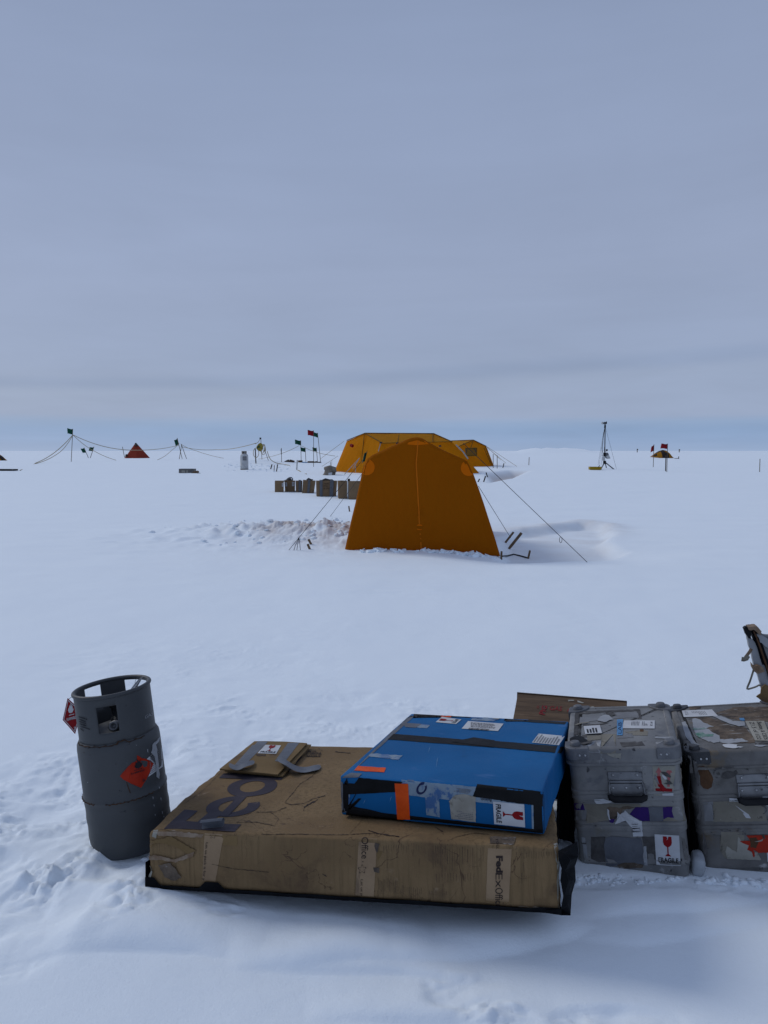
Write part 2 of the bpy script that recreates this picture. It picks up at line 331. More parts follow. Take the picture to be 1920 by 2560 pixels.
M['residue_tan'] = pmat('residue_tan', (.21, .195, .16), (.16, .148, .12), 10, .6, bump=.3, stains=[((.09, .085, .07), 16, .58, .7, 5)])
M['residue_brown'] = pmat('residue_brown', (.15, .115, .085), (.06, .048, .04), 20, .85, bump=1, bscale=60, stains=[((.30, .30, .30), 26, .60, .68, 5, (.5, 2, 1)), ((.035, .03, .03), 18, .58, .68, 8, (.5, 2.5, 1))])
M['brown_patch'] = pmat('brown_patch', (.095, .050, .026), (.07, .036, .02), 20, .85, bump=.5)
M['residue_green'] = pmat('residue_green', (.07, .19, .14), (.20, .27, .25), 40, .7, bump=.4, stains=[((.35, .37, .38), 30, .55, .62, 3)])
M['steel_grey'] = pmat('steel_grey', (.062, .066, .070), (.050, .054, .058), 3, .42, bump=.12, bscale=60, rough2=.55, spec=.22,
                       stains=[((.020, .022, .026), 26, .67, .73, 3), ((.03, .034, .04), 11, .70, .76, 7, (1, 1, .3)), ((.15, .165, .18), 30, .72, .77, 12)])
M['steel_shade'] = pmat('steel_shade', (.030, .032, .035), (.022, .024, .027), 6, .5, bump=.2)
M['rust'] = pmat('rust', (.07, .035, .018), (.03, .024, .022), 40, .9, bump=.6)
M['brass'] = pmat('brass', (.20, .17, .13), (.12, .105, .085), 40, .5, metal=.5)
M['sticker_orange'] = pmat('sticker_orange', (.36, .024, .008), (.29, .018, .007), 25, .5, stains=[((.55, .42, .32), 45, .68, .73, 3)])
M['ice_grey'] = pmat('ice_grey', (.42, .45, .48), (.30, .33, .36), 12, .4, bump=.4)
M['plywood'] = pmat('plywood', (.125, .080, .046), (.07, .044, .026), 5, .75, stretch=(1, 5, 5), bump=.4, bscale=30, stains=[((.055, .036, .022), 4, .56, .72, 3, (.6, 5, 5)), ((.24, .165, .10), 5, .62, .76, 8, (.6, 6, 6))])
M['wood_stake'] = pmat('wood_stake', (.17, .115, .07), (.11, .075, .047), 12, .8)
M['bamboo'] = pmat('bamboo', (.13, .095, .055), (.09, .066, .04), 6, .7)
M['dark_stick'] = pmat('dark_stick', (.035, .030, .028), (.055, .045, .038), 10, .7)
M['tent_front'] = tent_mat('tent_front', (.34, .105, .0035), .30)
M['tent_patch'] = tent_mat('tent_patch', (.80, .19, .006), .30)
M['tent_seam'] = tent_mat('tent_seam', (.62, .17, .012), .2)
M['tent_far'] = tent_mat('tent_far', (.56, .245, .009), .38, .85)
M['tent_far_roof'] = tent_mat('tent_far_roof', (.46, .235, .02), .35, .85)
M['tent_line'] = pmat('tent_line', (.16, .085, .012), (.12, .065, .01), 6, .8)
M['tent_window'] = pmat('tent_window', (.22, .105, .012), (.18, .085, .010), 6, .6)
M['tent_red'] = tent_mat('tent_red', (.30, .055, .035), .2)
M['tent_yellow'] = tent_mat('tent_yellow', (.38, .18, .02), .25)
M['tent_black'] = pmat('tent_black', (.02, .016, .014), (.03, .022, .02), 6, .8)
M['tent_pink'] = pmat('tent_pink', (.30, .17, .12), (.25, .14, .1), 6, .8)
M['rope_dark'] = pmat('rope_dark', (.025, .025, .03), (.04, .04, .045), 20, .8)
M['rope_light'] = pmat('rope_light', (.36, .36, .35), (.28, .28, .27), 20, .8)
M['rope_tan'] = pmat('rope_tan', (.40, .34, .22), (.32, .26, .16), 10, .8)
M['rope_yellow'] = pmat('rope_yellow', (.32, .26, .05), (.24, .19, .03), 10, .8)
M['flag_green'] = pmat('flag_green', (.006, .070, .042), (.005, .050, .032), 5, .8)
M['flag_red'] = pmat('flag_red', (.24, .006, .012), (.17, .005, .010), 5, .8)
M['white_paint'] = pmat('white_paint', (.52, .53, .53), (.42, .43, .43), 6, .45, stains=[((.25, .25, .25), 6, .6, .7, 2)])
M['crate_dark'] = pmat('crate_dark', (.09, .06, .042), (.06, .042, .03), 6, .8)
M['case_yellow'] = pmat('case_yellow', (.34, .22, .008), (.28, .18, .008), 5, .5)
M['sack'] = pmat('sack', (.22, .195, .165), (.14, .12, .10), 5, .9, bump=.8, bscale=12)
M['panel'] = pmat('panel', (.10, .11, .125), (.14, .15, .16), 5, .3)
M['mast'] = pmat('mast', (.16, .17, .18), (.12, .13, .14), 5, .4, metal=.5)

# ------------------------------------------------------------------ object helpers
def tag(o, label=None, cat=None, group=None, kind=None):
    if label: o['label'] = label
    if cat: o['category'] = cat
    if group: o['group'] = group
    if kind: o['kind'] = kind
    return o
def mesh_obj(name, verts, faces, mat, parent=None, smooth=False):
    me = bpy.data.meshes.new(name); me.from_pydata([tuple(v) for v in verts], [], [list(f) for f in faces])
    me.materials.append(mat if not isinstance(mat, str) else M[mat]); me.validate()
    if smooth: me.polygons.foreach_set('use_smooth', [True]*len(me.polygons))
    o = bpy.data.objects.new(name, me); C.objects.link(o)
    if parent is not None: o.parent = parent
    return o
ROOTM = {}
def empty(name, label, cat, mat4, group=None):
    o = bpy.data.objects.new(name, None); C.objects.link(o); o.empty_display_size = .1
    if isinstance(mat4, Vector): mat4 = Matrix.Translation(mat4)
    o.matrix_world = mat4; ROOTM[o.name] = mat4.copy(); tag(o, label, cat, group); return o
def wpart(name, verts, faces, mat, root, smooth=False, parent=None):
    """a part whose vertices are given in world space"""
    inv = ROOTM[root.name].inverted()
    return mesh_obj(name, [inv@Vector(v) for v in verts], faces, mat, parent or root, smooth)
def pose(x, y, z, yaw, pit, rol):
    y_, p, r = [math.radians(a) for a in (yaw, pit, rol)]
    R = Matrix.Rotation(y_, 3, 'Z')@Matrix.Rotation(r, 3, 'Y')@Matrix.Rotation(p, 3, 'X')
    m = R.to_4x4(); m.translation = Vector((x, y, z)); return m

def box_vf(x0, y0, z0, x1, y1, z1):
    v = [(x, y, z) for z in (z0, z1) for y in (y0, y1) for x in (x0, x1)]
    return v, [(0, 2, 3, 1), (4, 5, 7, 6), (0, 1, 5, 4), (2, 6, 7, 3), (0, 4, 6, 2), (1, 3, 7, 5)]
def join(*vfs):
    V, Fc = [], []
    for v, f in vfs:
        o = len(V); V += list(v); Fc += [tuple(i+o for i in q) for q in f]
    return V, Fc
def tube(pts, r, n=6, closed=False, cap=True):
    pts = [Vector(p) for p in pts]; V, Fc = [], []; m = len(pts)
    rr = r if isinstance(r, (list, tuple)) else [r]*m
    up = Vector((0, 0, 1)); prev = None
    for i, p in enumerate(pts):
        a = pts[(i-1) % m] if (i > 0 or closed) else p; b = pts[(i+1) % m] if (i < m-1 or closed) else p
        t = (b-a).normalized(); 
        if prev is None:
            s = t.cross(up)
            if s.length < 1e-3: s = t.cross(Vector((1, 0, 0)))
        else: s = prev-t*prev.dot(t)
        s.normalize(); prev = s; q = t.cross(s)
        for k in range(n):
            an = 2*math.pi*k/n; V.append(p+(s*math.cos(an)+q*math.sin(an))*rr[i])
    for i in range(m if closed else m-1):
        for k in range(n):
            a = i*n+k; b = i*n+(k+1) % n; c = ((i+1) % m)*n+(k+1) % n; d = ((i+1) % m)*n+k; Fc.append((a, b, c, d))
    if cap and not closed: Fc.append(tuple(range(n))[::-1]); Fc.append(tuple(range((m-1)*n, m*n)))
    return V, Fc
def lathe(prof, n=48, cap=True):
    V, Fc = [], []
    for (r, z) in prof:
        for k in range(n): a = 2*math.pi*k/n; V.append((r*math.cos(a), r*math.sin(a), z))
    for i in range(len(prof)-1):
        for k in range(n): Fc.append((i*n+k, i*n+(k+1) % n, (i+1)*n+(k+1) % n, (i+1)*n+k))
    if cap: Fc.append(tuple(range(n))[::-1]); Fc.append(tuple(range((len(prof)-1)*n, len(prof)*n)))
    return V, Fc
def prism(poly, z0, z1):
    n = len(poly); V = [(x, y, z0) for x, y in poly]+[(x, y, z1) for x, y in poly]
    return V, [tuple(range(n))[::-1], tuple(range(n, 2*n))]+[(i, (i+1) % n, n+(i+1) % n, n+i) for i in range(n)]
def catenary(a, b, sag, n=16):
    a, b = Vector(a), Vector(b)
    return [a.lerp(b, t)-Vector((0, 0, sag*4*t*(1-t))) for t in [i/n for i in range(n+1)]]
def ico_chunk(c, r, seed=0):
    bm = bmesh.new(); bmesh.ops.create_icosphere(bm, subdivisions=1, radius=1)
    rnd = random.Random(seed); sx, sy, sz = [rnd.uniform(.55, 1.3)*r for _ in range(3)]; sz *= .6
    V = []
    for v in bm.verts:
        k = rnd.uniform(.75, 1.2); V.append((c[0]+v.co.x*sx*k, c[1]+v.co.y*sy*k, c[2]+v.co.z*sz*k))
    Fc = [tuple(v.index for v in f.verts) for f in bm.faces]; bm.free(); return V, Fc

def soft_box(w, d, h, r=.008, seg=(30, 22, 10), noise=None):
    """a box with rounded edges and enough vertices to be dented; origin at its front left bottom corner"""
    def ax(L, n):
        return sorted(set([0, r*.3, r, L-r, L-r*.3, L]+[r+(L-2*r)*i/n for i in range(1, n)]))
    X, Y, Z = ax(w, seg[0]), ax(d, seg[1]), ax(h, seg[2]); idx = {}; V = []; Fc = []
    def vid(p):
        k = tuple(round(c, 6) for c in p)
        if k not in idx: idx[k] = len(V); V.append(p)
        return idx[k]
    def grid(A, B, f, flip):
        for i in range(len(A)-1):
            for j in range(len(B)-1):
                q = [vid(f(A[i], B[j])), vid(f(A[i+1], B[j])), vid(f(A[i+1], B[j+1])), vid(f(A[i], B[j+1]))]
                Fc.append(tuple(q[::-1] if flip else q))
    grid(X, Y, lambda a, b: (a, b, h), False); grid(X, Y, lambda a, b: (a, b, 0), True)
    grid(X, Z, lambda a, b: (a, 0, b), False); grid(X, Z, lambda a, b: (a, d, b), True)
    grid(Y, Z, lambda a, b: (w, a, b), False); grid(Y, Z, lambda a, b: (0, a, b), True)
    out = []
    for p in V:
        q = Vector((min(max(p[0], r), w-r), min(max(p[1], r), d-r), min(max(p[2], r), h-r))); e = Vector(p)-q
        v = q+e.normalized()*r if e.length > 1e-6 else Vector(p)
        if noise: v = noise(v, w, d, h)
        out.append(v)
    return out, Fc
def n3(x, y, s=0): return float(perlin(np.array([x]), np.array([y]), s)[0])

# writing and flat print that lies on a thing's surface
_txt = {}
def text_mesh(s, bold=0.0):
    k = (s, bold)
    if k in _txt: return _txt[k]
    cu = bpy.data.curves.new('lettering', 'FONT'); cu.body = s; cu.size = 1; cu.offset = bold; cu.resolution_u = 3
    o = bpy.data.objects.new('lettering', cu); me = o.to_mesh()
    V = [(v.co.x, v.co.y) for v in me.vertices]; Fc = [tuple(p.vertices) for p in me.polygons]; o.to_mesh_clear()
    bpy.data.objects.remove(o); bpy.data.curves.remove(cu)
    x0 = min(v[0] for v in V); x1 = max(v[0] for v in V); y0 = min(v[1] for v in V); y1 = max(v[1] for v in V)
    V = [((x-x0)/(x1-x0), (y-y0)/(y1-y0)) for x, y in V]; _txt[k] = (V, Fc); return _txt[k]
class Surf:
    """casts sight lines of the photograph onto the thing, to find where a mark lies on its surface"""
    def __init__(s, root, *objs):
        s.root = root; V, Fc = [], []
        for o in objs:
            n = len(V); V += [v.co.copy() for v in o.data.vertices]; Fc += [tuple(i+n for i in p.vertices) for p in o.data.polygons]
        s.bvh = BVHTree.FromPolygons(V, Fc); m = ROOTM[root.name]; s.inv = m.inverted(); s.o = s.inv@Vector((0, 0, CAMH)); s.r = s.inv.to_3x3()
        s.last = None
    def hit(s, px, py, eps):
        d = (s.r@Vector(pix_dir(px, py))).normalized(); loc, nor, i, dist = s.bvh.ray_cast(s.o, d)
        if loc is None:
            loc, nor, i, dist = s.bvh.find_nearest(s.o+d*(s.last or 3.0))
        else: s.last = dist
        if nor.dot(d) > 0: nor = -nor
        return loc+nor*eps
    def poly(s, name, pts, mat, eps=.0015, jag=0, seed=0, parent=None, step=6, grid=False):
        rnd = random.Random(seed*31+len(pts)); P2 = []
        n = len(pts)
        for i in range(n):
            a, b = pts[i], pts[(i+1) % n]; L = math.hypot(b[0]-a[0], b[1]-a[1]); k = max(1, int(L/step)) if (jag or grid) else 1
            for j in range(k):
                t = j/k; x = a[0]+(b[0]-a[0])*t; y = a[1]+(b[1]-a[1])*t
                if jag: x += rnd.uniform(-jag, jag); y += rnd.uniform(-jag, jag)
                P2.append((x, y))
        V = [s.hit(x, y, eps) for x, y in P2]
        o = mesh_obj(name, V, [tuple(range(len(V)))], mat, parent or s.root)
        bm = bmesh.new(); bm.from_mesh(o.data); bmesh.ops.triangulate(bm, faces=bm.faces[:], ngon_method='EAR_CLIP'); bm.to_mesh(o.data); bm.free()
        return o
    def quad(s, name, q, mat, eps=.0015, n=8, m=None, parent=None, jag=0, seed=0):
        """q: four pixel corners (bottom left, bottom right, top right, top left)"""
        m = m or n; V = []; rnd = random.Random(seed+5)
        for j in range(m+1):
            for i in range(n+1):
                u, v = i/n, j/m; x, y = bil(q, u, v)
                if jag and (i in (0, n) or j in (0, m)): x += rnd.uniform(-jag, jag); y += rnd.uniform(-jag, jag)
                V.append(s.hit(x, y, eps))
        Fc = [(j*(n+1)+i, j*(n+1)+i+1, (j+1)*(n+1)+i+1, (j+1)*(n+1)+i) for j in range(m) for i in range(n)]
        return mesh_obj(name, V, Fc, mat, parent or s.root, True)
    def shape(s, name, V2, Fc, q, mat, eps=.003, parent=None):
        """V2 in the unit square mapped into the pixel quad q"""
        return mesh_obj(name, [s.hit(*bil(q, x, y), eps) for x, y in V2], Fc, mat, parent or s.root)
    def text(s, string, q, mat='print_black', bold=0, eps=.003, name='lettering', parent=None):
        V, Fc = text_mesh(string, bold); return s.shape(name, V, Fc, q, mat, eps, parent)
def bil(q, u, v):
    a, b, c, d = q
    return ((a[0]*(1-u)+b[0]*u)*(1-v)+(d[0]*(1-u)+c[0]*u)*v, (a[1]*(1-u)+b[1]*u)*(1-v)+(d[1]*(1-u)+c[1]*u)*v)
def sub(q, u0, v0, u1, v1): return [bil(q, u0, v0), bil(q, u1, v0), bil(q, u1, v1), bil(q, u0, v1)]
def rq(q, k): k %= 4; return q[k:]+q[:k]         # turn the writing by quarter turns
def reg(x0, y0, s): return lambda *p: [(x0+a*s, y0+b*s) for a, b in p]

GLASS = [(.22, 1), (.46, 1), (.50, .90), (.44, .80), (.53, .86), (.58, 1), (.78, 1), (.79, .70), (.74, .57), (.62, .49), (.54, .46), (.54, .12), (.66, .04), (.70, 0), (.30, 0), (.34, .04), (.46, .12), (.46, .46), (.38, .49), (.26, .57), (.21, .70)]
FLAME = [(.5, 0), (.25, .06), (.08, .28), (.12, .5), (.2, .38), (.22, .62), (.32, .78), (.36, .55), (.44, .72), (.42, 1), (.58, .82), (.62, .6), (.7, .8), (.78, .55), (.8, .38), (.9, .5), (.92, .28), (.75, .06)]
def fragile(surf, q, root=None, shape='portrait', name='fragile_sticker'):
    """white sticker with a cracked red glass over the word FRAGILE; q in reading orientation"""
    st = surf.quad(name, q, 'paper', .002, 6)
    surf.shape('glass_symbol', GLASS, [tuple(range(len(GLASS)))], sub(q, .2, .3, .82, .95), 'print_red', .0032, st)
    surf.text('FRAGILE', sub(q, .10, .08, .92, .25), 'print_black', .02, .0034, parent=st)
    return st
def scribble(surf, q, rows, mat='print_grey', parent=None, seed=1, name='printed_lines', eps=.0032, fill=.9, hh=.45):
    rnd = random.Random(seed); V, Fc = [], []
    for r in range(rows):
        x = .05; y = 1-(r+.8)/(rows+.6); x1 = rnd.uniform(.55, fill)
        while x < x1:
            w = rnd.uniform(.02, .09); n = len(V); V += [(x, y), (x+w, y), (x+w, y+hh/rows), (x, y+hh/rows)]; Fc.append((n, n+1, n+2, n+3)); x += w+rnd.uniform(.012, .03)
    return surf.shape(name, V, Fc, q, mat, eps, parent)
def barcode(surf, q, parent, n=34, seed=3):
    rnd = random.Random(seed); V, Fc = [], []; x = 0
    for i in range(n):
        w = rnd.choice((.008, .012, .02)); k = len(V); V += [(x, 0), (x+w, 0), (x+w, 1), (x, 1)]; Fc.append((k, k+1, k+2, k+3)); x += w+rnd.choice((.01, .016, .022))
    V = [(a/x, b) for a, b in V]; return surf.shape('barcode', V, Fc, q, 'print_black', .0034, parent)

# ------------------------------------------------------------------ the snowfield
def build_ground():
    xs = [0.]
    while xs[-1] < 6500:
        x = xs[-1]; s = .0115 if x < 1.9 else .0115+(x-1.9)*.036; xs.append(x+s)
    xs = np.array([-v for v in xs[:0:-1]]+xs)
    ys = [.95]
    while ys[-1] < 6500:
        y = ys[-1]; ys.append(y+max(.0095, .0042*y if y < 60 else .0042*60+(y-60)*.035))
    back = [.95]
    while back[-1] > -6500: back.append(back[-1]-max(.05, .12*(.95-back[-1]+.4)))
    ys = np.array(back[:0:-1]+ys)
    X, Y = np.meshgrid(xs, ys); h, dirt = height(X, Y, True, True)
    ny, nx = X.shape; co = np.empty((ny*nx, 3), np.float32); co[:, 0] = X.ravel(); co[:, 1] = Y.ravel(); co[:, 2] = h.ravel()
    i = np.arange(ny*nx).reshape(ny, nx); q = np.stack([i[:-1, :-1], i[:-1, 1:], i[1:, 1:], i[1:, :-1]], -1).reshape(-1, 4)
    me = bpy.data.meshes.new('snow_ground'); me.vertices.add(ny*nx); me.vertices.foreach_set('co', co.ravel())
    me.loops.add(q.size); me.loops.foreach_set('vertex_index', q.ravel().astype(np.int32)); me.polygons.add(len(q))
    me.polygons.foreach_set('loop_start', np.arange(0, q.size, 4, dtype=np.int32)); me.polygons.foreach_set('use_smooth', np.ones(len(q), bool))
    me.update(calc_edges=True)
    a = me.attributes.new('dirt', 'FLOAT', 'POINT'); a.data.foreach_set('value', dirt.ravel().astype(np.float32))
    me.materials.append(M['snow']); o = bpy.data.objects.new('snow_ground', me); C.objects.link(o); o['kind'] = 'structure'
    print('ground verts', ny*nx)
build_ground()

def build_chunks():
    rnd = random.Random(5); V, Fc = [], []
    def put(x, y, r, lift=.2):
        nonlocal V, Fc
        z = float(height(np.array([x]), np.array([y]))[0]); v, f = ico_chunk((x, y, z+r*lift*.3), r, rnd.random()); n = len(V); V += v; Fc += [tuple(i+n for i in q) for q in f]
    for (px, py, rx, ry, n, r0, r1) in [(330, 2140, 120, 30, 40, .006, .018), (310, 2146, 70, 8, 60, .010, .024), (1500, 2172, 60, 8, 30, .008, .018),
                                        (1560, 2176, 130, 12, 50, .006, .016), (1840, 2182, 90, 14, 60, .008, .024), (330, 2140, 90, 14, 50, .006, .02)]:
        for _ in range(n):
            x, y = flat(rnd.gauss(px, rx/2), rnd.gauss(py, ry/2)); put(x, y, rnd.uniform(r0, r1)*rnd.uniform(.6, 1))
    for _ in range(170):      # shovelled blocks left of the tent
        px = 870-abs(rnd.gauss(0, 190)); py = rnd.uniform(1305, 1368)-(px-430)*.02; g = flat(px, py); put(g[0], g[1], rnd.uniform(.02, .10)*rnd.uniform(.4, 1))
    for _ in range(60):       # crumbs round the rope coil
        g = G(rnd.uniform(560, 720), rnd.uniform(1160, 1180)); put(g.x, g.y, rnd.uniform(.03, .10))
    o = mesh_obj('snow_chunks', V, Fc, 'snow', smooth=True); o['kind'] = 'stuff'; tag(o, 'loose lumps of snow scattered where it was trodden and shovelled', 'snow chunks')
build_chunks()

# ------------------------------------------------------------------ grey gas cylinder
def gas_cylinder():
    b = P(331, 2086, 2.98); m = pose(b.x, b.y, b.z-.012, 0, -1, -6.5)@Matrix.Diagonal((1, 1, .93, 1))
    r = empty('gas_cylinder', 'leaning grey steel gas cylinder with round collar, left of the big flat carton', 'gas cylinder', m)
    R = .158
    prof = [(.12, -.03), (.145, -.02), (R-.008, .0), (R-.002, .015), (R, .04)]+[(R+.0012*math.sin(i*1.7), .04+i*.02) for i in range(1, 9)]
    prof += [(R, .216), (R+.0035, .222), (R+.0035, .228), (R, .234)]+[(R, .26+i*.03) for i in range(6)]+[(R, .43), (R-.002, .450), (R-.010, .466), (R-.04, .490), (.07, .505), (.0, .510)]
    v, f = lathe(prof, 72, False); body = mesh_obj('tank', v, f, 'steel_grey', r, True)
    # collar with hand holes
    Rc = R-.013; angs = list(range(0, 360, 3)); zs = [.462, .48, .50, .515, .53, .555, .57, .61, .625, .652, .664]
    def hole(a, z):      # a: 0 at the front (towards -y), positive to the right
        a = (a+180) % 360-180
        if -6 < a < 24 and .515 < z < .625: return True
        ab = (a-180+180) % 360-180  # angle from the back
        ab = -ab
        if 1 < ab < 52 and .555 < z < .652: return True
        if -68 < ab < -38 and .555 < z < .652: return True
        return False
    V, Fc = [], []; n = len(angs)
    for z in zs:
        for a in angs:
            t = math.radians(a); V.append((Rc*math.sin(t), -Rc*math.cos(t), z))
    for j in range(len(zs)-1):
        for k in range(n):
            if not hole(angs[k]+1.5, (zs[j]+zs[j+1])/2): Fc.append((j*n+k, j*n+(k+1) % n, (j+1)*n+(k+1) % n, (j+1)*n+k))
    c = mesh_obj('collar', V, Fc, 'steel_grey', r, True); md = c.modifiers.new('thickness', 'SOLIDIFY'); md.thickness = .005; md.offset = -1
    ring = [(math.cos(2*math.pi*i/72)*(Rc-.002), math.sin(2*math.pi*i/72)*(Rc-.002), .664) for i in range(72)]
    v, f = tube(ring, .0085, 10, True); mesh_obj('rim', v, f, 'steel_grey', r, True)
    # irregular weld/rust line at the collar's foot and round the middle
    for (z, rr, a0, a1, nm) in [(.464, R-.008, -62, 60, 'weld_line'), (.2245, R+.0042, -80, -25, 'rust_mark'), (.2245, R+.0042, -8, 60, 'rust_mark')]:
        pts = []
        for i in range(41):
            a = math.radians(a0+(a1-a0)*i/40); dz = .0018*math.sin(i*1.3)+.001*math.sin(i*3.1)
            if nm == 'weld_line' and 18 < math.degrees(a) < 32: dz += .011
            pts.append((rr*math.sin(a), -rr*math.cos(a), z+dz))
        v, f = tube(pts, [.0022+.0012*math.sin(i*2.2) for i in range(41)], 5); mesh_obj(nm, v, f, 'rust', r, True)
    # valve
    v, f = lathe([(.02, .49), (.02, .53), (.014, .535), (.014, .575), (.02, .58), (.02, .592)], 20); vl = mesh_obj('valve', v, f, 'steel_shade', r, True)
    v, f = lathe([(.012, .59), (.034, .592), (.036, .598), (.036, .606), (.030, .612), (.012, .614)], 24); mesh_obj('hand_wheel', v, f, 'brass', vl, True)
    V, Fc = [], []
    for a in range(0, 24):
        pass
    v, f = lathe([(.010, 0), (.018, .0), (.018, .008), (.022, .008), (.022, .018), (.016, .018), (.016, .028), (.020, .03), (.020, .038), (.011, .038), (.010, .02)], 20)
    mt = Matrix.Translation((.02, -.055, .515))@Matrix.Rotation(math.radians(75), 4, 'X')@Matrix.Translation((0, 0, 0)); mesh_obj('outlet', [mt@Vector(q) for q in v], f, 'handle_steel', vl, True)
    v, f = tube([(.02, -.06, .52), (.01, -.02, .53), (0, 0, .54)], .012, 8); mesh_obj('outlet_pipe', v, f, 'steel_shade', vl, True)
    s = Surf(r, body); k = reg(120, 1640, .2441)
    lab = s.poly('paper_label', k((1008, 1056), (1060, 1010), (1135, 960), (1188, 915), (1196, 1010), (1200, 1115), (1110, 1175), (1025, 1238), (1060, 1150), (1080, 1098), (1050, 1070)), 'paper', .0013, step=8, grid=True)
    scribble(s, k((1035, 1230), (1195, 1120), (1185, 935), (1030, 1050)), 9, 'print_grey', lab, 4, eps=.002)
    s.poly('torn_paper', k((1060, 915), (1110, 850), (1142, 828), (1130, 880), (1098, 905), (1112, 960), (1120, 1040), (1128, 1130), (1140, 1210), (1132, 1262), (1108, 1240), (1100, 1120), (1085, 1030), (1050, 990), (1062, 950)), 'residue_light', .0026, jag=.8, step=5)
    st = s.poly('warning_sticker', k((735, 1230), (800, 1150), (860, 1095), (905, 1070), (910, 1015), (935, 1030), (960, 1048), (1000, 1050), (1080, 1100), (1040, 1190), (1005, 1262), (950, 1350), (880, 1320), (820, 1290), (770, 1262)), 'sticker_orange', .0022, jag=.5, step=6)
    q = k((740, 1235), (952, 1345), (1080, 1100), (905, 1030))
    s.shape('flame_symbol', FLAME, [tuple(range(len(FLAME)))], k((880, 1165), (975, 1130), (955, 1035), (868, 1070)), 'print_black', .0035, st)
    s.text('FLAMMABLE', k((850, 1215), (985, 1172), (982, 1156), (846, 1198)), 'print_black', .02, .0035, parent=st)
    s.text('GAS', k((880, 1178), (962, 1152), (960, 1140), (878, 1166)), 'print_black', .02, .0035, parent=st)
    s.text('2', k((965, 1290), (995, 1272), (985, 1250), (958, 1268)), 'print_black', .02, .0035, parent=st)
    # drips of old paint on the right flank
    rnd = random.Random(3)
    for (x, y) in [(1135, 1340), (1070, 1440), (1080, 1520), (1150, 1450), (1165, 1590), (1092, 1620), (1180, 1640), (1015, 955), (900, 910), (405, 1290)]:
        h = rnd.uniform(14, 40) if x > 1000 else 7
        s.poly('paint_chip', k((x, y), (x+10, y+4), (x+9, y+h), (x+1, y+h*.8)), 'residue_light', .001, jag=.5, step=3)
    sc = Surf(r, c)
    for (x, y) in [(560, 930), (405, 940), (420, 1012), (800, 910), (685, 1102), (510, 1166), (410, 1300), (360, 985), (530, 1885), (880, 1580)]:
        s.poly('chip', k((x, y), (x+rnd.uniform(10, 26), y+3), (x+12, y+rnd.uniform(5, 10))), 'rust', .001, jag=.5, step=3)
    s.poly('scratch', k((800, 1290), (808, 1288), (828, 1350), (850, 1405), (838, 1404), (818, 1350)), 'rust', .001)
    sc.text('GAS', k((988, 645), (1072, 605), (1072, 568), (990, 612)), 'residue_light', 0, .002)
    for i, w in enumerate((120, 95, 110, 118, 112, 50)):
        q = k((312+i*4, 632+i*24), (312+i*4+w, 668+i*24), (312+i*4+w, 656+i*24), (312+i*4, 618+i*24)); scribble(sc, q, 1, 'print_black', c, 11+i, 'stencil_lines', .002, .95, .9)
    return r, m
cyl, cylm = gas_cylinder()

def hazard_tag():
    k = reg(120, 1640, .2441); Y = 3.03
    base = P(188, 1835, Y); r = empty('hazard_tag', 'small red diamond hazard tag hanging beside the collar of the grey cylinder', 'tag', base)
    out = k((200, 430), (150, 655), (278, 800), (345, 560)); n = 4
    def plate(nm, px, Yf, mat, th=.0015, par=None):
        V = [P(x, y, Yf) for x, y in px]+[P(x, y, Yf+th) for x, y in px]; n = len(px)
        return wpart(nm, V, [tuple(range(n)), tuple(range(n, 2*n))[::-1]]+[(i, (i+1) % n, n+(i+1) % n, n+i) for i in range(n)], mat, r, parent=par)
    card = plate('card', out, Y, 'print_red')
    c = (sum(p[0] for p in out)/4, sum(p[1] for p in out)/4)
    a = [(c[0]+(x-c[0])*.90, c[1]+(y-c[1])*.90) for x, y in out]; b = [(c[0]+(x-c[0])*.84, c[1]+(y-c[1])*.84) for x, y in out]
    V = [P(*p, Y-.0006) for p in a+b]; wpart('white_border', V, [(i, (i+1) % 4, 4+(i+1) % 4, 4+i) for i in range(4)], 'paper', r, parent=card)
    q = k((196, 590), (268, 580), (262, 480), (210, 468)); wpart('flame_symbol', [P(*bil(q, x, y), Y-.0008) for x, y in FLAME], [tuple(range(len(FLAME)))], 'paper', r, parent=card)
    q = k((216, 612), (270, 596), (270, 590), (216, 604)); wpart('bar', [P(*p, Y-.0008) for p in q], [(0, 1, 2, 3)], 'paper', r, parent=card)
    V, Fc = text_mesh('FLAMMABLE GAS', .02); q = k((192, 668), (330, 628), (326, 598), (190, 638)); wpart('lettering', [P(*bil(q, x, y), Y-.0008) for x, y in V], Fc, 'paper', r, parent=card)
    V, Fc = text_mesh('2', .02); q = k((266, 755), (285, 748), (284, 722), (264, 728)); wpart('lettering', [P(*bil(q, x, y), Y-.0008) for x, y in V], Fc, 'paper', r, parent=card)
    V, Fc = tube([P(*p, Y-.001+.012*i) for i, p in enumerate(k((212, 440), (250, 415), (272, 420)))], .0012, 5); wpart('wire', V, Fc, 'handle_steel', r)
    # folded paper tag tied to the rim inside the collar
    Y2 = 3.06; base = P(335, 1735, Y2); r = empty('paper_tag', 'crumpled white paper tag wired to the rim, hanging inside the cylinder collar', 'tag', base)
    px = k((972, 215), (930, 290), (900, 345), (880, 400), (825, 405), (845, 340), (880, 290), (925, 240)); Z = [0, .004, .010, .004, .0, .008, .012, .004]
    V = [P(x, y, Y2+z) for (x, y), z in zip(px, Z)]+[P(x, y, Y2+z+.001) for (x, y), z in zip(px, Z)]; n = len(px)
    wpart('paper', V, [tuple(range(n)), tuple(range(n, 2*n))[::-1]]+[(i, (i+1) % n, n+(i+1) % n, n+i) for i in range(n)], 'paper', r)
    V, Fc = tube([P(*p, Y2) for p in k((975, 212), (940, 228), (915, 225), (895, 250), (890, 280))], .001, 5); wpart('wire', V, Fc, 'handle_steel', r)
hazard_tag()

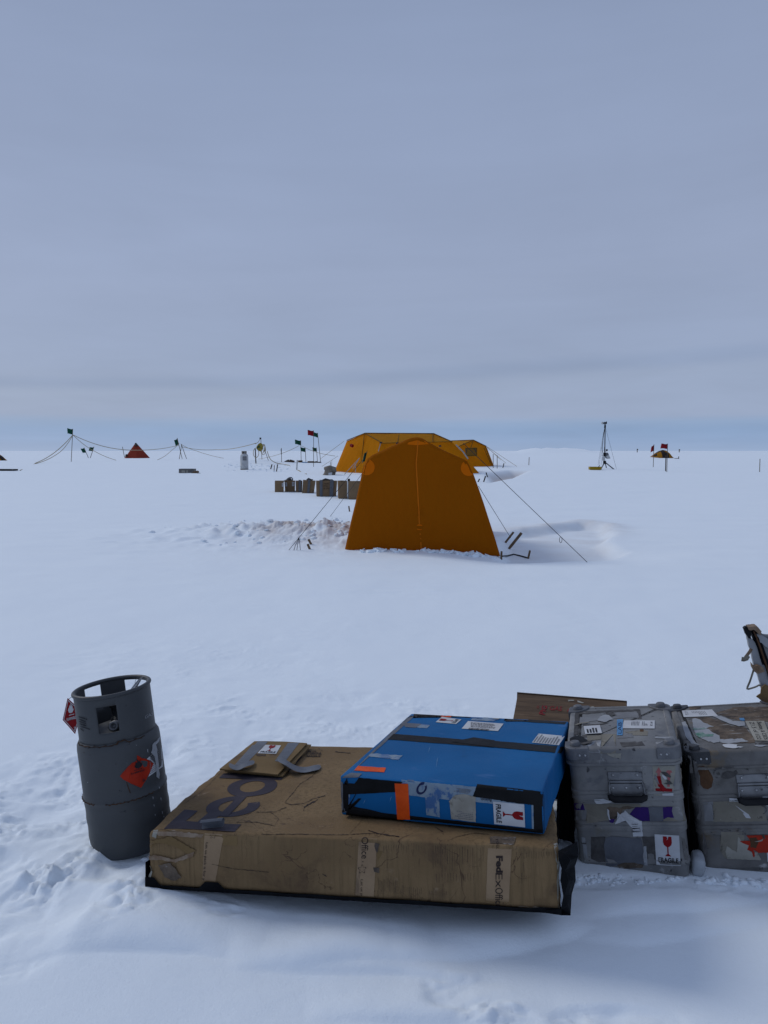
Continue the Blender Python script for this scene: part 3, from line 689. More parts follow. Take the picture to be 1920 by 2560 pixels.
# ------------------------------------------------------------------ big flat carton
FED = pose(-.8288, 2.6113, .064, -9.66, -5.19, -2.21); FW, FD, FH = 1.42, 1.048, .204
def big_carton():
    r = empty('flat_carton', 'large flat worn brown carton with purple lettering, lying under the blue box', 'carton', FED)
    def dent(v, w, d, h):
        x, y, z = v
        top = sst(h*.6, h, z); fr = 1-sst(0, .03, y)
        v = Vector(v)
        v.z += float(top)*(.006*n3(x*3, y*3, 1)+.004*n3(x*9, y*9, 2)-.010*max(0, 1-((x-.45)/.4)**2)*max(0, 1-((y-.25)/.3)**2))
        v.y += float(fr)*(-.004*math.sin(math.pi*z/h)+.004*n3(x*4, z*9, 3)+.0016*n3(x*17, z*26, 4))
        ed = fr*float(sst(h-.03, h, z)); v.z -= ed*(.007*abs(n3(x*5, .3, 21))+.003*abs(n3(x*19, .7, 22))); v.y += ed*.006*n3(x*7, 1.3, 23)
        e = float(1-sst(0, .11, x)); v.x += e*(.012*n3(y*8, z*14, 5)+.008*n3(y*25, z*30, 6)); v.z += -e*top*.012*(1-float(sst(0, .2, y))); v.y += e*fr*.010*abs(n3(x*20, z*25, 7))
        e = float(sst(w-.06, w, x)); v.x += e*(.006*n3(y*8, z*14, 8)+.004*n3(y*25, z*30, 9)); v.y += e*fr*.004*n3(x*30, z*30, 10)
        return v
    v, f = soft_box(FW, FD, FH, .010, (84, 60, 18), dent); body = mesh_obj('box', v, f, 'cardboard', r, True)
    s = Surf(r, body); k2 = reg(340, 1820, .3858); k8 = reg(840, 1840, .3858)
    # purple lettering on the lid, reading away from the camera
    def toploc(x, y, e=.002):
        loc, nor, i, d = s.bvh.ray_cast(Vector((x, y, .5)), Vector((0, 0, -1))); return loc+nor*e
    def toptext(string, xl, xr, y0, y1, mat, bold, name='lettering'):
        V, Fc = text_mesh(string, bold)       # turned: u runs away along y, capitals' tops face left
        bm = bmesh.new(); vs_ = [bm.verts.new((xr-(xr-xl)*b, y0+(y1-y0)*a, 0)) for a, b in V]
        for q in Fc:
            try: bm.faces.new([vs_[i] for i in q])
            except ValueError: pass
        bmesh.ops.triangulate(bm, faces=bm.faces[:])
        bmesh.ops.subdivide_edges(bm, edges=[e for e in bm.edges if e.calc_length() > .04], cuts=2)
        bmesh.ops.triangulate(bm, faces=bm.faces[:])
        for v_ in bm.verts: v_.co = toploc(v_.co.x, v_.co.y)
        me = bpy.data.meshes.new(name); bm.to_mesh(me); bm.free(); me.materials.append(M[mat]); o = bpy.data.objects.new(name, me); C.objects.link(o); o.parent = r; return o
    toptext('F', .050, .315, .012, .185, 'ink_purple', .03)
    def toppoly(pieces, name='lettering'):
        V, Fc = [], []
        for k_, (v2, f2) in enumerate(pieces):
            o = len(V); V += [toploc(x, y, .0015+.0006*k_) for x, y in v2]; Fc += [tuple(i+o for i in q) for q in f2]
        mesh_obj(name, V, Fc, 'ink_purple', r)
    def ringp(cx, cy, rx, ry, tx, ty, a0=0, a1=360, n=40):
        v2 = []
        for i in range(n+1):
            a = math.radians(a0+(a1-a0)*i/n); v2 += [(cx+rx*math.cos(a), cy+ry*math.sin(a)), (cx+(rx-tx)*math.cos(a), cy+(ry-ty)*math.sin(a))]
        return v2, [(2*i, 2*i+1, 2*i+3, 2*i+2) for i in range(n)]
    rect = lambda x0, y0, x1, y1, n=6: ([(x0+(x1-x0)*i/n, y) for i in range(n+1) for y in (y0, y1)], [(2*i, 2*i+1, 2*i+3, 2*i+2) for i in range(n)])
    toppoly([ringp(.218, .250, .100, .108, .046, .046, 88, 392), rect(.200, .150, .236, .350)])       # e, lying on its back
    toppoly([ringp(.222, .455, .100, .105, .050, .048), rect(.045, .535, .318, .592)])                # d
    toptext('E', .06, .318, .65, .86, 'ink_purple', .012)
    s.text('Office', k2((1100, 190), (1195, 190), (1205, 150), (1112, 150)), 'ink', 0)
    def star(q, par, mat='ink'):
        pts = []; 
        for i in range(60):
            a = 2*math.pi*i/60; rr = .36+.13*math.cos(5*a); pts.append((.5+rr*math.cos(a+.3), .5+rr*math.sin(a+.3)))
        V = pts+[(.5+(x-.5)*.86, .5+(y-.5)*.86) for x, y in pts]; n = 60
        s.shape('flower_mark', V, [(i, (i+1) % n, n+(i+1) % n, n+i) for i in range(n)], q, mat, .003, par)
    # strips of printed parcel tape down the front
    down = lambda x0, y0, x1, y1: [(x1, y0), (x1, y1), (x0, y1), (x0, y0)]      # reading downwards: pixel corners for u down, v to the right
    def dtext(string, cx0, cx1, y0, y1, par, bold=0, sl=.0):
        q = [(cx0, y0), (cx0+sl, y1), (cx1+sl, y1), (cx1, y0)]; s.text(string, q, 'ink', bold, .0026, parent=par)
    t = s.quad('printed_tape', k8((970, 1100), (1118, 1110), (1140, 705), (985, 700)), 'tape_kraft', .0012, 6, 12, jag=.3)
    s.quad('printed_tape', [(1225, 2109), (1281, 2111), (1290, 2094), (1233, 2091)], 'residue_brown', .0012, 4)
    dtext('you.', 1238, 1246, 2098, 2122, t); dtext('Fed', 1240, 1257, 2139, 2181, t, .045); dtext('E', 1239, 1256, 2182, 2198, t, -.005); dtext('x', 1239, 1251, 2199, 2218, t, -.005); dtext('Office', 1238, 1257, 2219, 2268, t)
    t = s.quad('printed_tape', k8((125, 1030), (245, 1040), (268, 668), (150, 660)), 'tape_kraft', .0012, 6, 12, jag=.3)
    dtext('Office', 904, 921, 2094, 2146, t); s.text('.', [(906, 2152), (906, 2155), (909, 2155), (909, 2152)], 'ink', .02)
    star(k8((140, 895), (200, 890), (198, 828), (142, 832)), t); dtext('Let us p', 900, 908, 2198, 2238, t)
    t = s.quad('printed_tape', k2((430, 985), (515, 995), (570, 690), (445, 682)), 'tape_kraft', .0012, 6, 12, jag=.3)
    star(k2((476, 715), (520, 715), (525, 682), (480, 680)), t); dtext('Let us pack it for y', 513, 521, 2106, 2200, t, 0, -8)
    star(k2((1150, 170), (1205, 170), (1212, 135), (1160, 135)), None)
    # stained patches, worn corrugations and tears
    rnd = random.Random(9)
    for (x0, x1, y0, y1, n) in [(270, 400, 900, 1030, 13), (400, 560, 960, 1060, 12), (600, 720, 980, 1080, 9), (620, 760, 690, 900, 9), (760, 960, 690, 880, 12), (300, 560, 690, 760, 16), (1160, 1420, 730, 800, 16), (640, 900, 880, 960, 14), (1180, 1240, 880, 960, 4)]:
        V, Fc = [], []
        for i in range(n):
            x = x0+(x1-x0)*(i+.5)/n; ya = y0+rnd.uniform(0, .3)*(y1-y0); yb = y1-rnd.uniform(0, .35)*(y1-y0); w = rnd.uniform(1.2, 3.2)
            a = [(x, ya), (x+w, ya+4), (x+w*.8, yb), (x+w*.2, yb-4)]; o = len(V); V += [s.hit(*p, .0009) for p in k8(*a)]; Fc.append((o, o+1, o+2, o+3))
        mesh_obj('worn_flutes', V, Fc, 'crate_dark', r)
    for pts, sd_ in [(((560, 690), (655, 700), (655, 765), (560, 760)), 1), (((1560, 800), (1600, 800), (1570, 860)), 2)]:
        s.poly('worn_patch', k2(*pts), 'residue_grey' if sd_ == 3 else 'cardboard_plain', .001, jag=1, seed=sd_)
    tears = [(((100, 660), (150, 655), (440, 690), (430, 710), (250, 700), (150, 700)), 'cardboard_torn'), (((110, 660), (150, 665), (130, 710), (108, 700)), 'paper_dirty'),
             (((60, 740), (230, 700), (300, 740), (385, 790), (370, 835), (250, 760), (140, 742), (95, 770)), 'cardboard_plain'), (((50, 830), (140, 820), (250, 850), (380, 800), (370, 830), (260, 868), (150, 850), (70, 860)), 'cardboard_torn'),
             (((60, 900), (100, 960), (90, 990), (60, 985), (40, 910)), 'paper_dirty'), (((150, 880), (230, 870), (300, 960), (250, 985), (190, 960)), 'residue_brown')]
    for i, (p, mt) in enumerate(tears): s.poly('tear', k2(*p), mt, .002+.001*i, jag=1.3, seed=20+i)
    for i, (p, mt) in enumerate([(((1412, 715), (1475, 720), (1480, 770), (1450, 900), (1455, 1000), (1470, 1110), (1435, 1125), (1440, 1000), (1436, 860)), 'paper_dirty'), (((1180, 1100), (1440, 1112), (1470, 1090), (1470, 1130), (1300, 1122)), 'cardboard_torn'),
             (((250, 690), (285, 700), (268, 760), (252, 740)), 'residue_brown'), (((240, 850), (285, 850), (280, 885), (245, 880)), 'residue_brown'), (((1000, 655), (1165, 660), (1150, 705), (1000, 695)), 'residue_brown')]):
        s.poly('tear', k8(*p), mt, .002, jag=1.6, seed=40+i, step=7)
    # dark folded crease lines on the lid
    def crease(px, w, mat='ink', nm='crease'):
        V, Fc = [], []
        for i in range(len(px)-1):
            (a, b), (c, d) = px[i], px[i+1]; k = max(1, int(math.hypot(c-a, d-b)/4))
            for j in range(k):
                for (t) in (j/k,):
                    x, y = a+(c-a)*t+rnd.uniform(-1, 1), b+(d-b)*t+rnd.uniform(-.7, .7); ww = w*rnd.uniform(.3, 1.3)
                    V += [s.hit(x, y-ww, .0015), s.hit(x, y+ww, .0015)]
        n = len(V)//2
        mesh_obj(nm, V, [(2*i, 2*i+1, 2*i+3, 2*i+2) for i in range(n-1)], mat, r)
    K = lambda *p: k2(*p)
    crease(K((1175, 280), (1120, 330), (1060, 365), (1010, 430), (965, 485), (1010, 500), (1090, 490), (1150, 460), (1235, 438)), .7)
    crease(K((1085, 540), (1090, 515), (1130, 490), (1190, 460)), 1.8); crease(K((780, 548), (900, 545), (985, 510)), .6); crease(K((870, 545), (925, 590), (900, 635), (780, 612), (640, 612)), .6)
    crease(K((1120, 185), (1190, 190), (1195, 210)), .6); crease(K((560, 280), (420, 420), (300, 500)), .4); crease(K((1640, 690), (1500, 685), (1300, 695), (1050, 690), (800, 690)), .6)
    crease(K((1500, 560), (1380, 690)), .4); crease(K((1290, 155), (1400, 165)), .8); crease(K((490, 880), (620, 910), (780, 925), (870, 935)), .6); crease(K((1210, 945), (1245, 970)), 1.4)
    crease(k8((640, 590), (690, 620), (700, 650)), 1.0); crease(k8((720, 680), (800, 650), (900, 630), (1000, 640)), .5); crease(k8((210, 615), (300, 640), (420, 655)), 1.2); crease(k8((160, 30), (150, 60)), .1)
    # curled strip of grey tape on the front edge
    Yc = 2.63; V = []
    for j in range(9):
        a = -1.9+j*.55; rr = .017-j*.0006
        for i in range(5):
            t = i/4; V.append(FED@Vector((.185+.075*t+.010*math.cos(a)*0, .022+rr*math.cos(a)+.02*t, FH+.013+rr*math.sin(a)+.004*t)))
    wpart('curled_tape', V, [(j*5+i, j*5+i+1, (j+1)*5+i+1, (j+1)*5+i) for j in range(8) for i in range(4)], 'grey_tape', r, True)
    # black plastic sheet wrapped under the carton
    V, Fc = [], []; nx = 60
    def strip(rows):
        o = len(V)
        for row in rows: V.extend(row)
        m = len(rows[0])
        for j in range(len(rows)-1):
            for i in range(m-1): Fc.append((o+j*m+i, o+j*m+i+1, o+(j+1)*m+i+1, o+(j+1)*m+i))
    edge = [(-.004 if i else -.014)+FW*1.006*i/nx for i in range(nx+1)]
    hgt = []
    for i, x in enumerate(edge):
        h0 = .008+.004*n3(x*9, 1, 1)
        if .205 < x < .265: h0 = .030
        if x < .03: h0 = .034
        if x > 1.33: h0 = .013
        hgt.append(h0)
    strip([[(x, -.009-.002*n3(x*12, 3, 2), z) for x, z in zip(edge, hgt)], [(x, -.010, -.004) for x in edge], [(x, .02, -.018-.004*n3(x*5, 0, 4)) for x in edge], [(x, .5, -.006) for x in edge], [(x, FD, -.004) for x in edge]])
    strip([[(FW+.006+.004*n3(y*9, 0, 5), y, .012) for y in np.linspace(-.012, FD, 20)], [(FW+.006, y, -.006) for y in np.linspace(-.012, FD, 20)]])
    strip([[(-.012, y, .085+.02*n3(y*9, 0, 5)) for y in np.linspace(-.008, FD, 20)], [(-.014, y, -.006) for y in np.linspace(-.008, FD, 20)]])
    mesh_obj('black_wrap', V, Fc, 'black_plastic', r, True)
    # ragged flap of the sheet at the right end
    px = [(1396, 2128), (1442, 2104), (1444, 2142), (1436, 2165), (1438, 2200), (1428, 2235), (1425, 2288), (1402, 2288), (1365, 2282), (1366, 2275), (1402, 2272), (1408, 2240), (1401, 2200), (1404, 2170), (1397, 2150)]
    mid = [(1412, 2135), (1425, 2150), (1412, 2175), (1420, 2200), (1412, 2235), (1418, 2262), (1404, 2278)]
    rnd2 = random.Random(4)
    d0 = [2.375, 2.44, 2.45, 2.42, 2.42, 2.40, 2.385, 2.36, 2.365, 2.366, 2.36, 2.355, 2.36, 2.365, 2.365]
    V = [P(x, y, d) for (x, y), d in zip(px, d0)]+[P(x, y, 2.35+rnd2.uniform(0, .03)) for x, y in mid]
    from mathutils.geometry import delaunay_2d_cdt
    c2 = [Vector(p) for p in px+mid]; res = delaunay_2d_cdt(c2, [], [list(range(len(px)))], 1, 1e-4)
    if len(res[0]) == len(c2):
        f_ = [tuple(res[3][i][0] for i in t) for t in res[2]]
        o = wpart('torn_flap', V, f_, 'black_plastic', r); o.modifiers.new('thickness', 'SOLIDIFY').thickness = .002
    # end face seen beyond the blue box: kraft tape hanging over the edge
    s.poly('white_crumpled_tape', [(1384, 2112), (1410, 2096), (1436, 2120), (1400, 2130)], 'paper_dirty', .002, jag=1, seed=60)
    return r, s
fed, fedS = big_carton()

def cardboard_pad():
    k2 = reg(340, 1820, .3858)
    def on(px, py, z):     # sight line onto the plane of the carton's lid, z above it
        d = fedS.r@Vector(pix_dir(px, py)); o = fedS.o; t = (FH+z-o.z)/d.z; return FED@(o+d*t)
    FL, FR, BR, BL = on(549, 1922, .026), on(694, 1936, .022), on(768, 1858, .030), on(636, 1853, .034)
    base = on(620, 1900, 0); m = FED.copy(); m.translation = base
    r = empty('cardboard_pad', 'small folded brown cardboard with two grey tape strips, lying on the big flat carton', 'cardboard sheet', m)
    up = (FED.to_3x3()@Vector((0, 0, 1))).normalized(); N_ = 10; V, Fc = [], []
    for side in (0, 1):
        for j in range(N_+1):
            for i in range(N_+1):
                u, v = i/N_, j/N_; p = (FL*(1-u)+FR*u)*(1-v)+(BL*(1-u)+BR*u)*v
                p = p+up*(.006*math.sin(u*3)*math.sin(v*2.5)+.002*n3(u*3, v*3, 5)); V.append(p-up*(.0055*side))
    o = (N_+1)**2; g = lambda i, j, s_: s_*o+j*(N_+1)+i
    for j in range(N_):
        for i in range(N_): Fc.append((g(i, j, 0), g(i+1, j, 0), g(i+1, j+1, 0), g(i, j+1, 0))); Fc.append((g(i, j, 1), g(i, j+1, 1), g(i+1, j+1, 1), g(i+1, j, 1)))
    for i in range(N_):
        Fc += [(g(i, 0, 1), g(i+1, 0, 1), g(i+1, 0, 0), g(i, 0, 0)), (g(i, N_, 0), g(i+1, N_, 0), g(i+1, N_, 1), g(i, N_, 1)), (g(0, i, 0), g(0, i+1, 0), g(0, i+1, 1), g(0, i, 1)), (g(N_, i, 1), g(N_, i+1, 1), g(N_, i+1, 0), g(N_, i, 0))]
    top = wpart('upper_sheet', V, Fc, 'cardboard_plain', r)
    V2 = [Vector(v)-up*.0085+Vector((.012*n3(i*.1, 0, 3), 0, 0)) for i, v in enumerate(V)]; V2 = [v-up*.003*(1 if True else 0) for v in V2]
    lo = wpart('lower_sheet', V2, Fc, 'cardboard_plain', r); sh = ROOTM[r.name].inverted().to_3x3()@Vector((.018, .012, 0))
    for v in lo.data.vertices: v.co += sh
    s = Surf(r, top)
    s.quad('grey_tape', k2((640, 240), (700, 245), (855, 90), (778, 85)), 'grey_tape', .001, 6); s.quad('grey_tape', k2((900, 215), (960, 225), (1060, 95), (985, 98)), 'grey_tape', .001, 6)
    fragile(s, k2((787, 166), (908, 170), (940, 115), (838, 111)))
    s.poly('stain', k2((775, 170), (840, 172), (838, 185), (780, 180)), 'crate_dark', .0012, jag=1)
    # loose tape ends
    def ribbon(px, zs, w, nm='loose_tape'):
        V, Fc = [], []; 
        for i, ((a, b), z) in enumerate(zip(px, zs)):
            V += [on(a+w*.1, b-w, z), on(a-w*.1, b+w, z)]
        o = wpart(nm, V, [(2*i, 2*i+1, 2*i+3, 2*i+2) for i in range(len(px)-1)], 'grey_tape', r, True); sb = o.modifiers.new('smooth', 'SUBSURF'); sb.levels = sb.render_levels = 2
    ribbon(k2((600, 236), (625, 252), (665, 262), (700, 240), (735, 226), (770, 222)), (.040, .037, .034, .046, .045, .038), 6)
    ribbon(k2((915, 200), (960, 215), (1000, 245), (1050, 270), (1110, 272), (1150, 258), (1200, 252)), (.045, .050, .036, .012, .006, .014, .006), 7)
cardboard_pad()

# ------------------------------------------------------------------ blue box
BLUE = pose(-.1544, 2.7082, .2757, -19.17, -3.51, -3.79); BW, BD, BH = .73, .87, .144
def blue_box():
    r = empty('blue_box', 'bright blue flat box edged with black tape, lying on the big brown carton', 'box', BLUE)
    def dent(v, w, d, h):
        v = Vector(v); e = float(sst(w-.05, w, v.x)); v.z += .0025*n3(v.x*4, v.y*4, 3)*float(sst(h*.5, h, v.z)); v.x += e*.004*n3(v.y*9, v.z*20, 2)
        v.y += float(1-sst(0, .02, v.y))*.002*n3(v.x*9, v.z*20, 5); return v
    v, f = soft_box(BW, BD, BH, .007, (40, 44, 10), dent); body = mesh_obj('box', v, f, 'blue_board', r, True)
    s = Surf(r, body); k = reg(820, 1740, .3858)
    def wrap(nm, q, mat, eps, n=14, m=4, jag=.3, seed=1): return s.quad(nm, k(*q), mat, eps, n, m, jag=jag, seed=seed)
    # black tape: frame round the front face, bands over the edges
    wrap('black_tape', ((128, 628), (440, 622), (484, 556), (200, 530)), 'black_tape', .0014, 16, 6); wrap('black_tape', ((90, 640), (440, 622), (440, 590), (80, 560)), 'black_tape', .0012, 14, 4, seed=2)
    wrap('black_tape', ((85, 778), (1394, 910), (1394, 868), (90, 728)), 'black_tape', .0013, 40, 4, seed=3); wrap('black_tape', ((95, 770), (132, 770), (134, 580), (85, 560)), 'black_tape', .0017, 5, 10, seed=4)
    wrap('black_tape', ((1335, 900), (1400, 900), (1398, 640), (1330, 650)), 'black_tape', .0013, 5, 12, seed=5); wrap('black_tape', ((938, 650), (1390, 715), (1392, 622), (968, 573)), 'black_tape', .0018, 26, 6, seed=6)
    wrap('black_tape', ((1120, 680), (1330, 705), (1335, 660), (1120, 640)), 'black_tape', .0012, 14, 3, 1.2, seed=7)
    wrap('black_tape', ((385, 283), (1075, 336), (1085, 300), (425, 246)), 'black_tape', .0014, 30, 4, seed=8); wrap('black_tape', ((800, 300), (1075, 334), (1080, 290), (945, 272)), 'black_tape', .0026, 16, 4, seed=9); wrap('black_tape', ((930, 322), (1510, 373), (1530, 330), (940, 282)), 'black_tape', .0018, 26, 4, seed=10)
    wrap('black_tape', ((560, 122), (925, 142), (925, 130), (545, 108)), 'black_tape', .0014, 16, 3, seed=11); wrap('black_tape', ((1138, 160), (1555, 186), (1560, 172), (1150, 143)), 'black_tape', .0014, 16, 3, seed=12)
    wrap('grey_tape', ((130, 520), (150, 500), (575, 118), (530, 112)), 'grey_tape', .0012, 4, 30, seed=13); wrap('grey_tape', ((90, 530), (200, 528), (220, 505), (150, 500)), 'grey_tape', .002, 5, 4, seed=14)
    wrap('grey_tape', ((78, 770), (100, 775), (98, 560), (76, 545)), 'grey_tape', .002, 3, 10, seed=15); wrap('grey_tape', ((500, 203), (570, 208), (608, 182), (485, 176)), 'grey_tape', .0016, 5, 3, seed=16)
    # clear tape with print below, along the front top edge
    wrap('clear_tape', ((488, 640), (955, 690), (958, 590), (475, 545)), 'clear_tape', .0012, 24, 8, .5, 17)
    wrap('clear_tape', ((638, 770), (726, 785), (720, 645), (628, 635)), 'clear_tape', .0017, 5, 8, .3, 18); wrap('clear_tape', ((262, 390), (455, 415), (482, 388), (280, 372)), 'clear_tape', .0012, 10, 3, 1, 19); wrap('clear_tape', ((560, 204), (640, 210), (662, 190), (600, 183)), 'clear_tape', .0012, 6, 3, .5, 20)
    wrap('clear_tape', ((950, 685), (1270, 720), (1270, 690), (955, 655)), 'clear_tape', .0010, 12, 3, .3, 21); wrap('clear_tape', ((925, 158), (1070, 165), (1130, 145), (940, 135)), 'clear_tape', .0013, 8, 3, .6, 22)
    wrap('clear_tape', ((134, 726), (142, 728), (142, 632), (134, 630)), 'clear_tape', .001, 2, 5); wrap('clear_tape', ((1322, 862), (1336, 866), (1332, 702), (1318, 700)), 'clear_tape', .001, 2, 5)
    wrap('orange_tape', ((450, 797), (533, 800), (520, 568), (433, 565)), 'orange_tape', .0026, 5, 14, .2, 23); wrap('orange_tape', ((170, 485), (363, 497), (376, 468), (195, 455)), 'orange_tape', .0016, 8, 3, .5, 24); wrap('orange_tape', ((730, 135), (795, 140), (808, 126), (740, 122)), 'orange_tape', .0018, 5, 3, .2, 25)
    # logo ring of the printed tape, upside-down small print
    ring = []; 
    for rr in (.5, .32): ring += [(.5+rr*math.cos(2*math.pi*i/30), .5+rr*math.sin(2*math.pi*i/30)) for i in range(30)]
    q = k((565, 638), (632, 636), (650, 562), (585, 558)); s.shape('ring_logo', ring, [(i, (i+1) % 30, 30+(i+1) % 30, 30+i) for i in range(30) if i not in (3, 4, 5)], q, 'navy', .0028)
    scribble(s, k((915, 640), (780, 615), (790, 590), (940, 605)), 4, 'print_grey', None, 7, eps=.0026); scribble(s, k((560, 560), (485, 553), (490, 543), (560, 549)), 2, 'print_grey', None, 8, eps=.0026)
    s.text('British', k((1060, 662), (990, 654), (990, 676), (1060, 684)), 'print_black', .01, .002)
    p = s.poly('torn_label', k((785, 680), (825, 640), (880, 634), (930, 645), (958, 655), (958, 816), (800, 795), (795, 740)), 'paper_dirty', .002, jag=.6)
    scribble(s, k((945, 700), (800, 685), (805, 790), (950, 808)), 9, 'print_grey', p, 9, eps=.0026)
    # sticker lying on its side: the word reads downwards
    fragile(s, k((1070, 682), (1078, 828), (1278, 850), (1272, 702)))
    fragile(s, k((865, 155), (830, 184), (697, 172), (738, 137)))
    l = s.quad('shipping_label', k((866, 214), (1102, 230), (1138, 182), (908, 165)), 'paper', .0022, 8); barcode(s, k((905, 220), (1040, 229), (1050, 218), (915, 210)), l); scribble(s, k((915, 208), (1100, 220), (1128, 188), (915, 172)), 6, 'print_grey', l, 12)
    l = s.quad('handwritten_label', k((1322, 305), (1495, 322), (1530, 262), (1365, 247)), 'paper', .0024, 8); scribble(s, rq(k((1322, 305), (1495, 322), (1530, 262), (1365, 247)), 1), 9, 'print_grey', l, 13)
    s.poly('white_scrap', k((1060, 150), (1072, 128), (1095, 138), (1130, 146), (1100, 156)), 'paper_dirty', .004, jag=.5)
    for (x, y, l_) in [(700, 470, 26), (230, 700, 10), (400, 690, 14), (650, 370, 14)]: s.poly('scuff', k((x, y), (x+5, y-l_*2), (x+14, y-l_*3), (x+10, y-l_*2)), 'label_blue', .0012)
blue_box()

# ------------------------------------------------------------------ plywood crate behind
def plywood_crate():
    bl = P(1297, 1735, 4.25); zt = bl.z; yaw = -13; R = Matrix.Rotation(math.radians(yaw), 4, 'Z')@Matrix.Rotation(math.radians(.6), 4, 'Y')
    w, d, h = .575, .66, .34; m = R.copy(); m.translation = Vector(bl)-R.to_3x3()@Vector((0, d, h))
    r = empty('plywood_crate', 'low brown plywood crate with red stencilled lid, half hidden behind the blue box', 'crate', m)
    v, f = soft_box(w, d, h-.012, .003, (3, 3, 3)); mesh_obj('sides', v, f, 'plywood', r)
    v, f = soft_box(w+.012, d+.012, .012, .002, (20, 20, 1), lambda v, *a: v+Vector((-.006, -.006, h-.011+.001*n3(v.x*7, v.y*7, 3)))); lid = mesh_obj('lid', v, f, 'plywood', r)
    v, f = box_vf(-.010, d+.002, h-.03, w+.010, d+.014, h+.006); mesh_obj('batten', v, f, 'crate_dark', r)
    s = Surf(r, lid); k = reg(1240, 1700, .2773)
    s.text('PIG', k((440, 320), (465, 240), (420, 232), (385, 310)), 'print_red', .01); s.text('GAS', k((480, 275), (590, 285), (600, 245), (490, 238)), 'print_red', 0); s.text('R', k((640, 290), (680, 292), (690, 268), (650, 265)), 'print_red', 0)
    s.text('O', k((365, 258), (385, 260), (390, 238), (370, 235)), 'print_red', 0)
    for p in (((650, 185), (700, 180), (705, 192), (655, 195)), ((735, 190), (790, 205), (780, 215), (738, 205)), ((160, 238), (174, 240), (172, 250)), ((120, 325), (135, 325), (130, 336)), ((835, 245), (890, 242), (880, 252))): s.poly('paint_spot', k(*p), 'paper_dirty', .002, jag=1, step=4)
    s.poly('stain', k((400, 240), (450, 230), (440, 320), (395, 310)), 'crate_dark', .0012, jag=1)
plywood_crate()

# ------------------------------------------------------------------ the two metal cases
def rrect(w, d, r, o, n=7):
    pts = []
    for cx, cy, a0 in ((w-r, r, -90), (w-r, d-r, 0), (r, d-r, 90), (r, r, 180)):
        for i in range(n):
            a = math.radians(a0+90*i/(n-1)); pts.append((cx+(r+o)*math.cos(a), cy+(r+o)*math.sin(a)))
    return pts
def loft(w, d, r, prof, cap0=True, cap1=True, wob=0, sd=0, dens=10):
    V, Fc = [], []
    base = rrect(w, d, r, 0); n = None
    for (z, o) in prof:
        ring = rrect(w, d, r, o); full = []
        for i in range(len(ring)):
            a, b = ring[i], ring[(i+1) % len(ring)]; L = math.hypot(b[0]-a[0], b[1]-a[1]); k = dens if L > .1 else 1
            for j in range(k):
                x, y = a[0]+(b[0]-a[0])*j/k, a[1]+(b[1]-a[1])*j/k
                if wob: 
                    q = wob*n3(x*11+z*13, y*11+z*5, sd); x += q; y += q*.8
                full.append((x, y, z))
        n = len(full); V += full
    for i in range(len(prof)-1):
        for k in range(n): Fc.append((i*n+k, i*n+(k+1) % n, (i+1)*n+(k+1) % n, (i+1)*n+k))
    if cap0: Fc.append(tuple(range(n))[::-1])
    if cap1: Fc.append(tuple(range((len(prof)-1)*n, len(prof)*n)))
    return V, Fc
